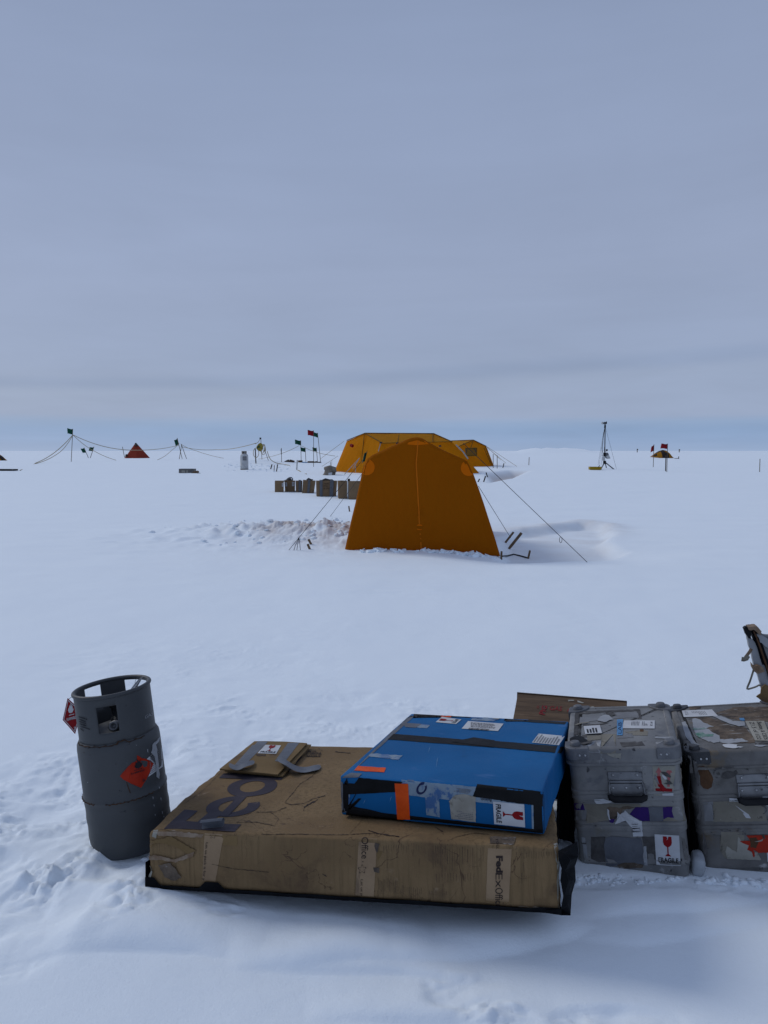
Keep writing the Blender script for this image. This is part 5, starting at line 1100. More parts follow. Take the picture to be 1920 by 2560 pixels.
# ------------------------------------------------------------------ front tent
def front_tent():
    Y0 = TENT_Y+.02; Z = lambda px, py: P(px, py, Y0)
    base = Vector((P(1055, 1372, Y0).x, Y0, P(1055, 1378, Y0).z))
    r = empty('orange_tent', 'nearest orange tent with steep end wall, pitched in drifted snow in the middle', 'tent', base)
    outline = [(1253, 1392), (1239, 1345), (1224, 1299), (1211, 1258), (1198, 1220), (1187, 1190), (1177, 1164), (1170, 1152), (1154, 1145), (1138, 1138), (1105, 1123), (1073, 1105.6), (1056, 1095), (1044, 1092.5), (1030, 1094), (1015, 1099), (975, 1117), (930, 1138), (917, 1148), (910, 1163), (905, 1180), (898, 1213), (888, 1258), (878, 1299), (868, 1345), (859, 1386)]
    pts = []
    for i in range(len(outline)-1):
        for j in range(5):
            t = j/5; pts.append((outline[i][0]*(1-t)+outline[i+1][0]*t, outline[i][1]*(1-t)+outline[i+1][1]*t))
    pts.append(outline[-1]); n = len(pts); ctr = (1053, 1280); V = []; rows = []
    def ring(sc, y, sx=1.0, noise=0, dz=0):
        for i, (x, yy) in enumerate(pts):
            cx, cy = ctr; q = Z(cx+(x-cx)*sc*sx, min(cy+(yy-cy)*sc, 1400)); dy = noise*(n3(q.x*1.1, q.z*1.1, 4)*.14+n3(q.x*4, q.z*1.2, 5)*.030+.035*n3(q.x*1.2+q.z*3, q.z*11-q.x*2, 6)*max(0, (q.z-base.z-1.0))+.03*n3(q.x*2.5+q.z*2, q.z*5, 8)*max(0, .5-(q.z-base.z)))
            V.append(Vector((q.x, y+dy, q.z+dz)))
        rows.append(sc)
    D_ = 3.3
    for y, sx in ((D_, .97), (2.2, .985), (1.2, .99), (.5, 1.0), (.2, 1.0), (.10, 1.0)): ring(1.0, Y0+y, sx)
    for a in (20, 45, 70): ring(1-.055*(1-math.cos(math.radians(a))), Y0+.10*(1-math.sin(math.radians(a))))
    for s_ in (.93, .88, .80, .70, .60, .50, .40, .30, .20, .10): ring(s_, Y0-.015*(1-s_), 1.0, min(1, (1-s_)*4))
    Fc = [(j*n+i, j*n+i+1, (j+1)*n+i+1, (j+1)*n+i) for j in range(len(rows)-1) for i in range(n-1)]
    L = (len(rows)-1)*n; V.append(Vector((Z(*ctr).x, Y0-.01, Z(*ctr).z))); Fc += [(L+i, L+i+1, len(V)-1) for i in range(n-1)]
    # closing the wedge between the fan's ends at the bottom
    for j in range(len(rows)-1): Fc.append((j*n+n-1, j*n, (j+1)*n, (j+1)*n+n-1))
    Fc.append((L+n-1, L, len(V)-1))
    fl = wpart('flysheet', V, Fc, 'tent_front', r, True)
    s = Surf(r, fl); s.last = Y0
    disc = lambda cx, cy, rx, ry, nn=22: [(cx+rx*math.cos(2*math.pi*i/nn), cy+ry*math.sin(2*math.pi*i/nn)) for i in range(nn)]
    def conf(nm, px, mat, eps=.006):
        c = (sum(p[0] for p in px)/len(px), sum(p[1] for p in px)/len(px)); vv = [s.hit(*c, eps)]; m = len(px)
        for k_ in (.5, 1): vv += [s.hit(c[0]+(x-c[0])*k_, c[1]+(y-c[1])*k_, eps) for x, y in px]
        ff = [(0, 1+i, 1+(i+1) % m) for i in range(m)]+[(1+i, 1+m+i, 1+m+(i+1) % m, 1+(i+1) % m) for i in range(m)]
        return mesh_obj(nm, vv, ff, mat, r, True)
    def inside(px_, m=2.5):     # keep a patch within the end wall's outline
        out = []
        for x, y in px_:
            xs_ = sorted(a[0]+(b[0]-a[0])*(y-a[1])/(b[1]-a[1]) for a, b in zip(outline, outline[1:]) if (a[1]-y)*(b[1]-y) <= 0 and a[1] != b[1])
            out.append((min(max(x, xs_[0]+m), xs_[-1]-m), y) if len(xs_) > 1 else (x, y))
        return out
    conf('reinforcing_patch', inside(disc(917, 1168, 20, 20)), 'tent_patch', .004); conf('reinforcing_patch', inside(disc(1172, 1170, 20, 20)), 'tent_patch', .004)
    conf('reinforcing_patch', disc(1049, 1318, 8, 8), 'tent_patch'); conf('apex_patch', [(1042, 1101), (1062, 1103), (1072, 1111), (1040, 1113), (1018, 1111), (1022, 1106)], 'tent_patch')
    for (a, b) in (((1045, 1102), (1040, 1160)), ((1040, 1160), (1046, 1260)), ((1046, 1260), (1049, 1312)), ((1050, 1324), (1053, 1372))):
        vv = []
        for i in range(9):
            t = i/8; x, y = a[0]+(b[0]-a[0])*t, a[1]+(b[1]-a[1])*t; vv += [s.hit(x-1.5, y, .008), s.hit(x+1.5, y, .008)]
        mesh_obj('zip_seam', vv, [(2*i, 2*i+1, 2*i+3, 2*i+2) for i in range(8)], 'tent_seam', r)
    # guy lines with their toggles
    def guy(a, Ya, b, nm='guy_line', mat='rope_dark', rad=.0045, n=2):
        pa = P(*a, Ya); pb = G(*b); v, f = tube([pa, pb], rad, 6); return wpart(nm, v, f, mat, r), pa, pb
    g1, a, b = guy((1158, 1108), Y0+.12, (1468, 1406)); g2, _, _ = guy((1196, 1215), Y0+1.6, (1277, 1345))
    g3, a3, b3 = guy((906, 1150), Y0+.1, (722, 1376)); g4, _, _ = guy((910, 1178), Y0+2.4, (826, 1291))
    v, f = tube([P(1140, 1112, Y0+.1), P(1158, 1130, Y0+.05), P(1170, 1147, Y0)], .011, 6); wpart('webbing', v, f, 'rope_light', r)
    def loop(c, rx, ry, nm='loop'):
        pts_ = [Vector((c.x+rx*math.cos(t), c.y, c.z-ry+ry*math.sin(t))) for t in [2*math.pi*i/12 for i in range(12)]]; v, f = tube(pts_, .004, 5, True); wpart(nm, v, f, 'rope_dark', r)
    loop(a.lerp(b, .80), .02, .045); q = a3.lerp(b3, .86)
    for d in ((-.04, -.22), (.02, -.22), (-.10, -.25)):
        v, f = tube([q, q+Vector((d[0]*.6, 0, d[1]*.5)), Vector((q.x+d[0], q.y, q.z+d[1]))], .0045, 5); wpart('bridle_line', v, f, 'rope_dark', r)
    # snow heaped on the valance
    rnd = random.Random(2); V2, F2 = [], []
    for i in range(60):
        px = rnd.uniform(905, 1232); t = (px-905)/327; py = 1372+8*t+rnd.uniform(-11, 7)+(5 if px < 960 else 0); rr = rnd.uniform(.02, .055)*(1.3 if px > 1150 else .9); yy = Y0-.06-rnd.random()*.22; xx = P(px, 1370, yy).x; q = Vector((xx, yy, float(height(np.array([xx]), np.array([yy]))[0])+.012))
        bm = bmesh.new(); bmesh.ops.create_cube(bm, size=1); mt = Matrix.Translation(q)@Matrix.Rotation(rnd.uniform(-.5, .5), 4, 'Y')@Matrix.Rotation(rnd.uniform(0, 3), 4, 'Z')@Matrix.Diagonal((rr*2.6, rr*1.6, rr*rnd.uniform(.5, 1.1), 1))
        bmesh.ops.subdivide_edges(bm, edges=bm.edges[:], cuts=1, use_grid_fill=True)
        o = len(V2)
        for v_ in bm.verts: v_.co *= rnd.uniform(.8, 1.1)
        V2 += [mt@v_.co for v_ in bm.verts]; F2 += [tuple(v_.index+o for v_ in f_.verts) for f_ in bm.faces]; bm.free()
    o = mesh_obj('snow_slabs', V2, F2, 'snow'); o['kind'] = 'stuff'; tag(o, 'broken slabs of crusted snow heaped along the foot of the nearest tent', 'snow slabs')
    return Y0
TY = front_tent()

def stake(px0, px1, label, w=.02, mat='wood_stake', group='wooden pegs holding the nearest tent', name='wooden_stake', dy=0, cat='stake'):
    """px0: foot on the snow, px1: head"""
    b = G(*px0); b.y += dy; r = empty(name, label, cat, b, group)
    top = P(*px1, b.y); foot = P(*px0, b.y); d = (top-foot).normalized(); foot = foot-d*.08; L = (top-foot).length
    s = Vector((d.z, 0, -d.x)); q = Vector((0, 1, 0)); V = []
    for t, k in ((0, .6), (.3*L, 1), (L-.012, 1), (L, .85)):
        for a, c in ((-1, -1), (1, -1), (1, 1), (-1, 1)): V.append(foot+d*t+s*(a*w/2*k)+q*(c*w*.35*k))
    Fc = [(j*4+i, j*4+(i+1) % 4, (j+1)*4+(i+1) % 4, (j+1)*4+i) for j in range(3) for i in range(4)]+[(0, 1, 2, 3), (12, 13, 14, 15)]
    wpart('shaft', V, Fc, mat, r); return r
stake((1263, 1357), (1284, 1330), 'short slanting wooden stake at the guy knot right of the nearest tent', .035)
stake((1272, 1372), (1304, 1332), 'longer slanting wooden stake right of the nearest tent, in front of the hollow', .045)
stake((1253, 1399), (1254, 1378), 'upright wooden stake at the right foot of the nearest tent', .03)
stake((1320, 1398), (1325, 1376), 'wooden stake at the outer end of the dark strap by the nearest tent', .03)
stake((775, 1374), (769, 1360), 'lower of two leaning wooden stakes left of the nearest tent', .035)
stake((778, 1361), (771, 1348), 'upper of two leaning wooden stakes left of the nearest tent', .035)
stake((874, 1279), (872, 1265), 'thin upright stake on top of the snow bank by the tent wall', .035)
def strap():
    pts = [(1256, 1394), (1270, 1391), (1284, 1388), (1298, 1391), (1310, 1394), (1320, 1398)]; g = [G(*p) for p in pts]; v, f = tube([q+Vector((0, 0, .012)) for q in g], .012, 6)
    r = empty('dark_strap', 'dark strap on the snow between two stakes right of the nearest tent', 'strap', g[0]); wpart('webbing', v, f, 'rubber', r)
strap()

# ------------------------------------------------------------------ far tents
def poly_tent(name, label, g, verts, faces, roofs, seams, extra=None, group=None):
    r = empty(name, label, 'tent', g, group)
    for nm, mat, idx in (('wall', 'tent_far', [i for i in range(len(faces)) if i not in roofs]), ('roof', 'tent_far_roof', roofs)):
        bm = bmesh.new(); vv = [bm.verts.new(v) for v in verts]
        for i in idx: bm.faces.new([vv[j] for j in faces[i]])
        bmesh.ops.delete(bm, geom=[v for v in bm.verts if not v.link_faces], context='VERTS')
        bmesh.ops.triangulate(bm, faces=[f for f in bm.faces if len(f.verts) > 4]); bmesh.ops.subdivide_edges(bm, edges=bm.edges[:], cuts=5, use_grid_fill=True)
        bm.verts.index_update(); 
        for v in bm.verts: v.co += Vector((0, .07*n3(v.co.x*.9, v.co.z*1.3, 3), .05*n3(v.co.x*.8, v.co.y*.8, 8)))
        wpart(nm, [v.co.copy() for v in bm.verts], [tuple(v.index for v in f.verts) for f in bm.faces], mat, r, True); bm.free()
    for i, (a, b) in enumerate(seams):
        v, f = tube([Vector(a)+Vector((0, -.03, 0)), Vector(b)+Vector((0, -.03, 0))], .022, 5); wpart('seam', v, f, 'tent_line', r)
    return r
gA = G(930, 1186)
def big_tents():
    Y = gA.y; Q = lambda x, y, d: P(x, y, Y+d)
    # long tent: left end wall turned a little towards us
    v = [Q(848, 1188, 3.2), Q(935, 1189, .3), Q(1205, 1190, .9), Q(1190, 1186, 4.2),      # feet: 0 far left, 1 near left, 2 near right, 3 far right
         Q(867, 1102, 2.9), Q(955, 1108, .55), Q(1130, 1104, 1.2), Q(1112, 1100, 3.8), Q(912, 1083, 1.9), Q(1085, 1084, 2.5), Q(833, 1187, 2.2)]
    v[0] = Q(833, 1187, 2.6)
    f = [(0, 1, 5, 8, 4), (1, 2, 6, 5), (2, 3, 7, 9, 6), (3, 0, 4, 7), (5, 6, 9, 8), (7, 4, 8, 9)]
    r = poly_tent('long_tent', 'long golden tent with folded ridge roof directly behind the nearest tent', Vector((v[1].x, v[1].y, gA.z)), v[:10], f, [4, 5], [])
    s = lambda a, b, m='seam', mat='tent_line', rad=.02: wpart(m, *tube([a, b], rad, 5), mat, r)
    s(Q(911, 1084, 1.8), Q(900, 1187, 1.2)); s(Q(912, 1083, 1.85), Q(955, 1107, .5), rad=.028); s(Q(912, 1083, 1.9), Q(1085, 1084, 2.4), rad=.03); s(Q(867, 1101, 2.85), Q(912, 1083, 1.85), rad=.025); s(Q(1085, 1084, 2.4), Q(1130, 1104, 1.15), rad=.03)
    s(Q(998, 1085, 2.1), Q(994, 1106, .75), rad=.02); s(Q(1082, 1085, 2.3), Q(1082, 1105, 1.0)); s(Q(955, 1108, .45), Q(1130, 1104, 1.1), rad=.018)
    for (x, y) in ((952, 1107), (993, 1108), (1100, 1115)): wpart('toggle', *tube([Q(x, y-2, .3), Q(x, y+2, .3)], .07, 6), 'rope_dark', r)
    wpart('vent', *tube([Q(877, 1113, 1.9), Q(882, 1115, 1.8)], .09, 8), 'print_red', r)
    for (a, b) in (((951, 1109), (946, 1128)), ((899, 1145), (861, 1186)), ((898, 1146), (882, 1172)), ((888, 1160), (889, 1180))): wpart('guy_line', *tube([Q(*a, .2), Q(*b, -.3)], .018, 5), 'rope_light', r)
    for a, b in (((860, 1103), (800, 1148)), ((845, 1140), (805, 1166)), ((830, 1150), (828, 1168))): wpart('guy_line', *tube([Q(*a, 2.5), Q(*b, 2.0)], .010, 5), 'rope_tan', r)
    # lower tent to its right, gable towards us
    gB = G(1190, 1173); Y2 = gB.y+4; B = lambda x, y, d: P(x, y, Y2+d)
    v = [B(1120, 1173, 1.0), B(1168, 1168, .0), B(1237, 1173, 1.4), B(1200, 1170, 6.0), B(1141, 1118, .9), B(1216, 1116, 1.6), B(1183, 1100, 1.1), B(1128, 1102, 5.0), B(1090, 1118, 4.6), B(1100, 1170, 5.2), B(1165, 1117, 6.2)]
    f = [(0, 1, 2, 5, 6, 4), (2, 3, 10, 5), (0, 4, 8, 9), (4, 6, 7, 8), (6, 5, 10, 7)]
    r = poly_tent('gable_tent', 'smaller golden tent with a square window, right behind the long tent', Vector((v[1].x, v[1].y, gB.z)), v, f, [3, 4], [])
    s = lambda a, b, m='seam', mat='tent_line', rad=.022: wpart(m, *tube([a, b], rad, 5), mat, r)
    s(B(1128, 1102, 4.9), B(1183, 1100, 1.0), rad=.03); s(B(1183, 1100, 1.0), B(1216, 1116, 1.5), rad=.035); s(B(1183, 1100, 1.0), B(1145, 1117, .7), rad=.03); s(B(1183, 1101, .9), B(1176, 1122, .6)); s(B(1214, 1117, 1.3), B(1233, 1171, 1.2), rad=.03); s(B(1210, 1120, 1.1), B(1226, 1158, 1.0))
    s(B(1133, 1120, .8), B(1136, 1140, .7), 'guy_line', 'rope_light', .02); s(B(1148, 1117, .6), B(1144, 1140, .5), 'guy_line', 'rope_light', .015)
    win = [B(1163, 1121, -.15), B(1192, 1120, .10), B(1192, 1139, .05), B(1165, 1140, -.20)]
    V = [p for p in win]+[p+Vector((0, -.03, 0)) for p in win]; wpart('window', V, [(0, 1, 2, 3), (4, 5, 6, 7), (0, 1, 5, 4), (1, 2, 6, 5), (2, 3, 7, 6), (3, 0, 4, 7)], 'tent_window', r)
    wpart('window_frame', *tube([p+Vector((0, -.05, 0)) for p in win], .035, 5, True), 'tent_line', r)
    s(B(1166, 1123, -.3), B(1165, 1132, -.3), 'window_tie', 'rope_dark', .03); s(B(1186, 1121, -.3), B(1190, 1130, -.3), 'window_tie', 'rope_dark', .03)
    for a, b in (((1218, 1117), (1292, 1166)), ((1218, 1119), (1265, 1158)), ((1218, 1118), (1252, 1150))): wpart('guy_line', *tube([B(*a, 1.2), B(*b, -1.0)], .012, 5), 'rope_tan', r)
    for x, y0, y1, nm in ((1233, 1135, 1170, 'left'), (1243, 1138, 1171, 'right')):
        b = G(x, y1); rr = empty('thin_pole', 'thin bare pole just right of the windowed tent, %s one of the pair' % nm, 'pole', b, 'bare poles beside the windowed tent'); wpart('shaft', *tube([P(x, y1+2, b.y), P(x, y0, b.y)], .02, 5), 'bamboo', rr)
    return Y, Y2
YA, YB = big_tents()
for a, b, t in (((1257, 1170), (1260, 1158), 'thin dark stake in the snow right of the windowed tent'), ((1195, 1205), (1199, 1197), 'leftmost of three thin stakes at the far hollow'), ((1209, 1205), (1214, 1190), 'slanted middle stake of three at the far hollow'), ((1219, 1193), (1215, 1181), 'rightmost of three thin stakes at the far hollow')):
    stake(a, b, t, .05, 'dark_stick', 'thin stakes near the far tents')

def sack():
    b = G(826, 1187); Q = lambda x, y, d=0: P(x, y, b.y+d); r = empty('canvas_sack', 'lumpy grey brown sack at the left corner of the long golden tent', 'sack', b)
    V, Fc = [], []; n = 14; m = 7
    for j in range(m+1):
        for i in range(n):
            a = 2*math.pi*i/n; t = j/m; wx = 15*(1-.25*t)*(1+.12*math.sin(i*2.1+j)); q = Q(822+6*t+wx*math.cos(a), 1188-19*t**.9-(1.5*math.sin(i+j) if j == m else 0)); V.append(q+Vector((0, .35*math.sin(a), 0)))
    Fc = [(j*n+i, j*n+(i+1) % n, (j+1)*n+(i+1) % n, (j+1)*n+i) for j in range(m) for i in range(n)]+[tuple(range(m*n, m*n+n))]
    wpart('body', V, Fc, 'sack', r, True); wpart('rolled_top', *tube([Q(812, 1172, -.1), Q(824, 1170, -.2), Q(836, 1174, -.2), Q(838, 1180, -.25)], [.10, .14, .14, .08], 8), 'sack', r, True)
    V = [Q(821, 1188, -.45), Q(830, 1188, -.45), Q(830, 1181, -.42), Q(821, 1182, -.42)]; wpart('label', V, [(0, 1, 2, 3)], 'paper', r)
sack()

# ------------------------------------------------------------------ row of cartons
def carton_row():
    spec = [((687, 1202), (709, 1202), (709, 1230), (687, 1231), 'leftmost small plain carton at the far end of the carton row', [(.1, .9, 'p', 0)]),
            ((711, 1201), (738, 1202), (737, 1230), (713, 1230), 'second carton from the left in the row, with a curled hose on top', []),
            ((739, 1202), (756, 1202), (755, 1231), (740, 1231), 'narrow third carton from the left in the row, taped on its right', [(.45, .85)]),
            ((758, 1200), (789, 1202), (784, 1235), (757, 1231), 'fourth carton from the left in the row, leaning, with one grey tape band', [(.40, .60)]),
            ((791, 1202), (843, 1202), (840, 1244), (792, 1239), 'wide fifth carton in the row with two grey tape bands and print', [(.16, .30), (.66, .84)]),
            ((846, 1202), (868, 1202), (868, 1248), (847, 1246), 'sixth carton in the row, plain brown beside the white strap', []),
            ((873, 1203), (925, 1203), (925, 1250), (873, 1248), 'seventh carton, nearest in the row and half hidden by the orange tent', [])]
    for i, (tl, tr, br, bl, lab, tapes) in enumerate(spec):
        b = G((bl[0]+br[0])/2, (bl[1]+br[1])/2); Y = b.y; r = empty('cardboard_carton', lab, 'carton', b, 'brown cartons standing in a row left of the nearest tent')
        f = [P(*bl, Y)-Vector((0, 0, .05)), P(*br, Y)-Vector((0, 0, .05)), P(*tr, Y), P(*tl, Y)]; dp = Vector((-.06, .5, -.01))
        V, Fc = [], []; N_ = 6
        def patch(a, b_, c, d, sd):
            o = len(V)
            for j in range(N_+1):
                for k_ in range(N_+1):
                    u, v = k_/N_, j/N_; q = (a*(1-u)+b_*u)*(1-v)+(d*(1-u)+c*u)*v; w = math.sin(math.pi*u)*math.sin(math.pi*v); V.append(q+Vector((0, -.03*w*n3(q.x*3, q.z*3, i), .02*w*n3(q.x*4, q.y*3, i+9))))
            for j in range(N_):
                for k_ in range(N_): Fc.append((o+j*(N_+1)+k_, o+j*(N_+1)+k_+1, o+(j+1)*(N_+1)+k_+1, o+(j+1)*(N_+1)+k_))
        g_ = [q+dp for q in f]
        patch(f[0], f[1], f[2], f[3], 1); patch(f[3], f[2], g_[2], g_[3], 2); patch(f[1], g_[1], g_[2], f[2], 3); patch(g_[0], f[0], f[3], g_[3], 4); patch(g_[1], g_[0], g_[3], g_[2], 5)
        wpart('box', V, Fc, 'cardboard_far', r, True).modifiers.new('edges', 'EDGE_SPLIT').split_angle = .6
        for t in tapes:
            if len(t) > 2: continue
            u0, u1 = t; L = lambda u, v, d=0: (f[0]*(1-u)+f[1]*u)*(1-v)+(f[3]*(1-u)+f[2]*u)*v+Vector((0, -.035-d, 0))
            a = [L(u0, .06), L(u1, .06), L(u1, 1.0), L(u0, 1.0)]; V2 = a+[a[2]+dp+Vector((0, .03, .025)), a[3]+dp+Vector((0, .03, .025))]; V2[2] = V2[2]+Vector((0, 0, .02)); V2[3] = V2[3]+Vector((0, 0, .02)); wpart('tape_band', V2, [(0, 1, 2, 3), (3, 2, 4, 5)], 'grey_tape', r)
        if i == 4:
            for jj, (w_, s_) in enumerate((('THIS SIDE', .30), ('FRAGILE', .26), ('IN SITU', .34))):
                Vt, Ft = text_mesh(w_, .01); q0 = (.36, .80-.14*jj); wpart('lettering', [((f[0]*(1-(q0[0]+x*s_*.8))+f[1]*(q0[0]+x*s_*.8))*(1-(q0[1]+y*.08))+(f[3]*(1-(q0[0]+x*s_*.8))+f[2]*(q0[0]+x*s_*.8))*(q0[1]+y*.08))+Vector((0, -.035, 0)) for x, y in Vt], Ft, 'ink', r)
        if i in (0, 1, 4):
            for (u0, v0, u1, v1) in {0: [(.82, .55, 1.0, .82)], 1: [(.0, .55, .24, .84), (.72, .58, .95, .90)], 4: []}[i]:
                L = lambda u, v: (f[0]*(1-u)+f[1]*u)*(1-v)+(f[3]*(1-u)+f[2]*u)*v+Vector((0, -.03, 0)); pl = wpart('label', [L(u0, v0), L(u1, v0), L(u1, v1), L(u0, v1)], [(0, 1, 2, 3)], 'paper', r)
                for vv in (.25, .5, .72): wpart('printed_line', [L(u0+.03, v0+(v1-v0)*vv)+Vector((0, -.006, 0)), L(u1-.03, v0+(v1-v0)*vv)+Vector((0, -.006, 0)), L(u1-.03, v0+(v1-v0)*(vv+.12))+Vector((0, -.006, 0)), L(u0+.03, v0+(v1-v0)*(vv+.12))+Vector((0, -.006, 0))], [(0, 1, 2, 3)], 'print_grey', r, parent=pl)
        if i in (3, 4, 1):   # crumpled flap and strap lying across the lid
            a = f[3]*.7+f[2]*.3+dp*.3; c_ = f[3]*.2+f[2]*.8+dp*.5; wpart('crumpled_flap', *tube([a+Vector((0, 0, .01)), a.lerp(c_, .3)+Vector((0, 0, .045)), a.lerp(c_, .7)+Vector((0, 0, .02)), c_+Vector((0, 0, .03))], [.03, .045, .03, .02], 6), 'residue_dark', r)
    b = G(757, 1233); r = empty('thin_pole', 'thin grey stick leaning between the third and fourth carton of the row', 'pole', b); wpart('shaft', *tube([P(756, 1233, b.y-.1), P(758, 1205, b.y-.1)], .012, 5), 'bamboo', r)
    b = G(870, 1247); r = empty('white_strap', 'white strap hanging between the sixth and seventh carton of the row', 'strap', b)
    V = [P(868.5, 1249, b.y-.05), P(872.5, 1249, b.y-.05), P(873, 1201, b.y-.05), P(869, 1201, b.y-.05)]; V += [v+Vector((0, .02, 0)) for v in V]; wpart('webbing', V, [(0, 1, 2, 3), (7, 6, 5, 4), (0, 4, 5, 1), (1, 5, 6, 2), (2, 6, 7, 3), (3, 7, 4, 0)], 'paper', r); V = [P(869, 1203, b.y-.1), P(875, 1203, b.y-.1), P(875, 1197, b.y-.1), P(869, 1197, b.y-.1)]; V += [v+Vector((0, .08, 0)) for v in V]; wpart('buckle', V, [(0, 1, 2, 3), (7, 6, 5, 4), (0, 4, 5, 1), (1, 5, 6, 2), (2, 6, 7, 3), (3, 7, 4, 0)], 'rubber', r)
    b = G(724, 1230); Y = b.y+.2; r = empty('curled_hose', 'grey hose curled up on the second carton of the row', 'hose', P(724, 1202, Y))
    wpart('hose', *tube([P(x, y, Y) for x, y in ((709, 1203), (716, 1200), (720, 1196), (724, 1194), (729, 1194), (731.5, 1197), (730, 1200), (726, 1200), (724, 1198), (727, 1195))], .022, 7), 'residue_grey', r, True)
carton_row()

# ------------------------------------------------------------------ flags, poles, ropes
def flag(base, top, col, side, fw, fh, label, tilt=0, r_=.022, group='marker flags on poles across the camp', Y=None, mat='bamboo'):
    b = G(*base) if Y is None else P(*base, Y); Y = b.y; r = empty('marker_flag', label, 'flag', Vector(b), group)
    wpart('pole', *tube([P(base[0], base[1]+2, Y), P(*top, Y)], r_*Y/60, 6), mat, r)
    n, m = 10, 4; V = []; dx, dy = base[0]-top[0], base[1]-top[1]; L = math.hypot(dx, dy) or 1
    for j in range(m+1):
        for i in range(n+1):
            u, v = i/n, j/m; x = top[0]+dx/L*fh*v+side*fw*u*math.cos(math.radians(tilt)); y = top[1]+.6+dy/L*fh*v+fw*u*math.sin(math.radians(tilt))+.06*fh*math.sin(u*5+v)
            V.append(P(x, y, Y)+Vector((0, .10*math.sin(u*6+v*1.5)*u, 0)))
    o = wpart('cloth', V, [(j*(n+1)+i, j*(n+1)+i+1, (j+1)*(n+1)+i+1, (j+1)*(n+1)+i) for j in range(m) for i in range(n)], col, r, True); o.modifiers.new('thickness', 'SOLIDIFY').thickness = .006
    return r
g_, rd = 'flag_green', 'flag_red'
flag((178, 1154), (182, 1072), g_, -1, 14, 13, 'green flag on the tallest pole at far left, holding four ropes', -6)
flag((222, 1145), (210, 1119), g_, -1, 9, 12, 'left of two small green flags leaning apart near the far left ropes', 20)
flag((225, 1145), (235, 1117), g_, -1, 11, 10, 'right of two small green flags leaning apart near the far left ropes', 5)
flag((456, 1147), (443, 1095), g_, -1, 10, 15, 'drooping green flag at the tripod of sticks left of the white gas bottle', 40)
flag((753, 1155), (752, 1101), g_, -1, 15, 11, 'green flag flying left, on the middle pole that carries two ropes', -8)
flag((765, 1156), (763, 1119), g_, -1, 12, 10, 'small green flag just right of the middle rope pole', -4)
flag((784, 1167), (784, 1076), rd, -1, 15, 13, 'dark red flag on the tall straight pole left of the long tent', -4)
flag((802, 1157), (794, 1082), g_, -1, 11, 11, 'green flag beside the tall red flag, on a leaning pole', -10)
flag((794, 1157), (791, 1119), g_, -1, 10, 9, 'small low green flag right of the tall red flag pole', -5)
flag((704, 1156), (703.5, 1120), 'rubber', -1, 3, 14, 'thin pole with a tiny dark pennant left of the small crates', 60)
flag((902, 1190), (918, 1126), g_, -1, 12, 25, 'dark green pointed flag sticking up behind the left shoulder of the nearest tent', 50, .006, Y=TY+3.6)
flag((1633, 1168), (1635, 1111), rd, -1, 9, 14, 'left dark red drooping flag in front of the striped dome tent', 40)
flag((1667, 1180), (1669, 1109), rd, -1, 16, 12, 'right dark red flag with blunt end by the striped dome tent', 0)
for x, y, w_ in ((1452, 1123, 'just left of the weather station'), (1593, 1122, 'between the weather station and striped dome tent'), (1698, 1123, 'just right of the striped dome tent')):
    flag((x, 1129), (x, y), 'rubber', 1, 2.4, 2.4, 'tiny dark horizon marker '+w_, 0, .03, 'far markers on the horizon at right', Y=330)
def pole(a, b, label, r_=.022, mat='bamboo', group='bare sticks and poles in the snow', name='pole_stick'):
    g = G(*a); r = empty(name, label, 'pole', g, group); wpart('shaft', *tube([P(a[0], a[1]+2, g.y), P(*b, g.y)], r_*g.y/60, 6), mat, r); return r
pole((312, 1144), (306, 1117), 'thin leaning pole touching the left side of the red pyramid tent'); pole((448, 1148), (454, 1112), 'left stick of the tripod under the drooping green flag'); pole((467, 1147), (453, 1110), 'right stick of the tripod under the drooping green flag')
pole((640, 1159), (638, 1122), 'thick dark post left of the yellow rope coil', .045, 'dark_stick'); pole((655, 1149), (652, 1095), 'tall thin pole with a dark knob behind the yellow rope coil'); pole((672, 1152), (660, 1120), 'light pole leaning against the yellow rope coil')
pole((676, 1173), (680, 1161), 'leftmost dark slanting stick of the short sticks by the cable', .05, 'dark_stick'); pole((685, 1178), (686, 1163), 'thin upright stick between the other short sticks by the cable', .03, 'dark_stick'); pole((691, 1179), (694, 1161), 'thick right stick of the short sticks by the cable', .045, 'dark_stick')
pole((742, 1175), (743, 1150), 'upright brown post in front of the small crates', .035, 'dark_stick'); pole((1322, 1163), (1323, 1143), 'lone short pole in open snow right of the windowed tent', .026); pole((1899, 1180), (1900, 1147), 'lone short pole in open snow at the far right edge', .026)
pole((1664, 1178), (1665, 1138), 'dark skis-like stick between the two dark red flags', .04, 'dark_stick'); pole((1696, 1147), (1697, 1141), 'tiny stick at the right tip of the striped dome tent', .03, 'dark_stick'); pole((827, 1165), (826, 1154), 'short thin stick just left of the long golden tent', .02)
def rope(pts, sags, label, Ys=None, rad=.02, mat='rope_tan', name='rope', cat='rope'):
    W_ = []
    for i, p in enumerate(pts):
        Y = (Ys[i] if Ys else None); W_.append(P(*p, Y) if Y else G(*p)+Vector((0, 0, .02)))
    path = []
    for i in range(len(W_)-1):
        seg = catenary(W_[i], W_[i+1], sags[i]); path += seg if i == 0 else seg[1:]
    r = empty(name, label, cat, W_[0], 'ropes and cables strung between the marker poles'); wpart('line', *tube(path, rad, 5), mat, r, True); return r
yf = G(178, 1154).y; yt = G(456, 1147).y; yc = G(655, 1160).y; ym = G(753, 1156).y
rope([(182, 1087), (90, 1158), (50, 1177)], [.28, .05], 'outer of two tan ropes descending left from the tallest flag pole', [yf, None, None], .028); rope([(182, 1088), (150, 1130), (88, 1160)], [.12, .12], 'inner of two tan ropes descending left from the tallest flag pole', [yf, yf, None], .024)
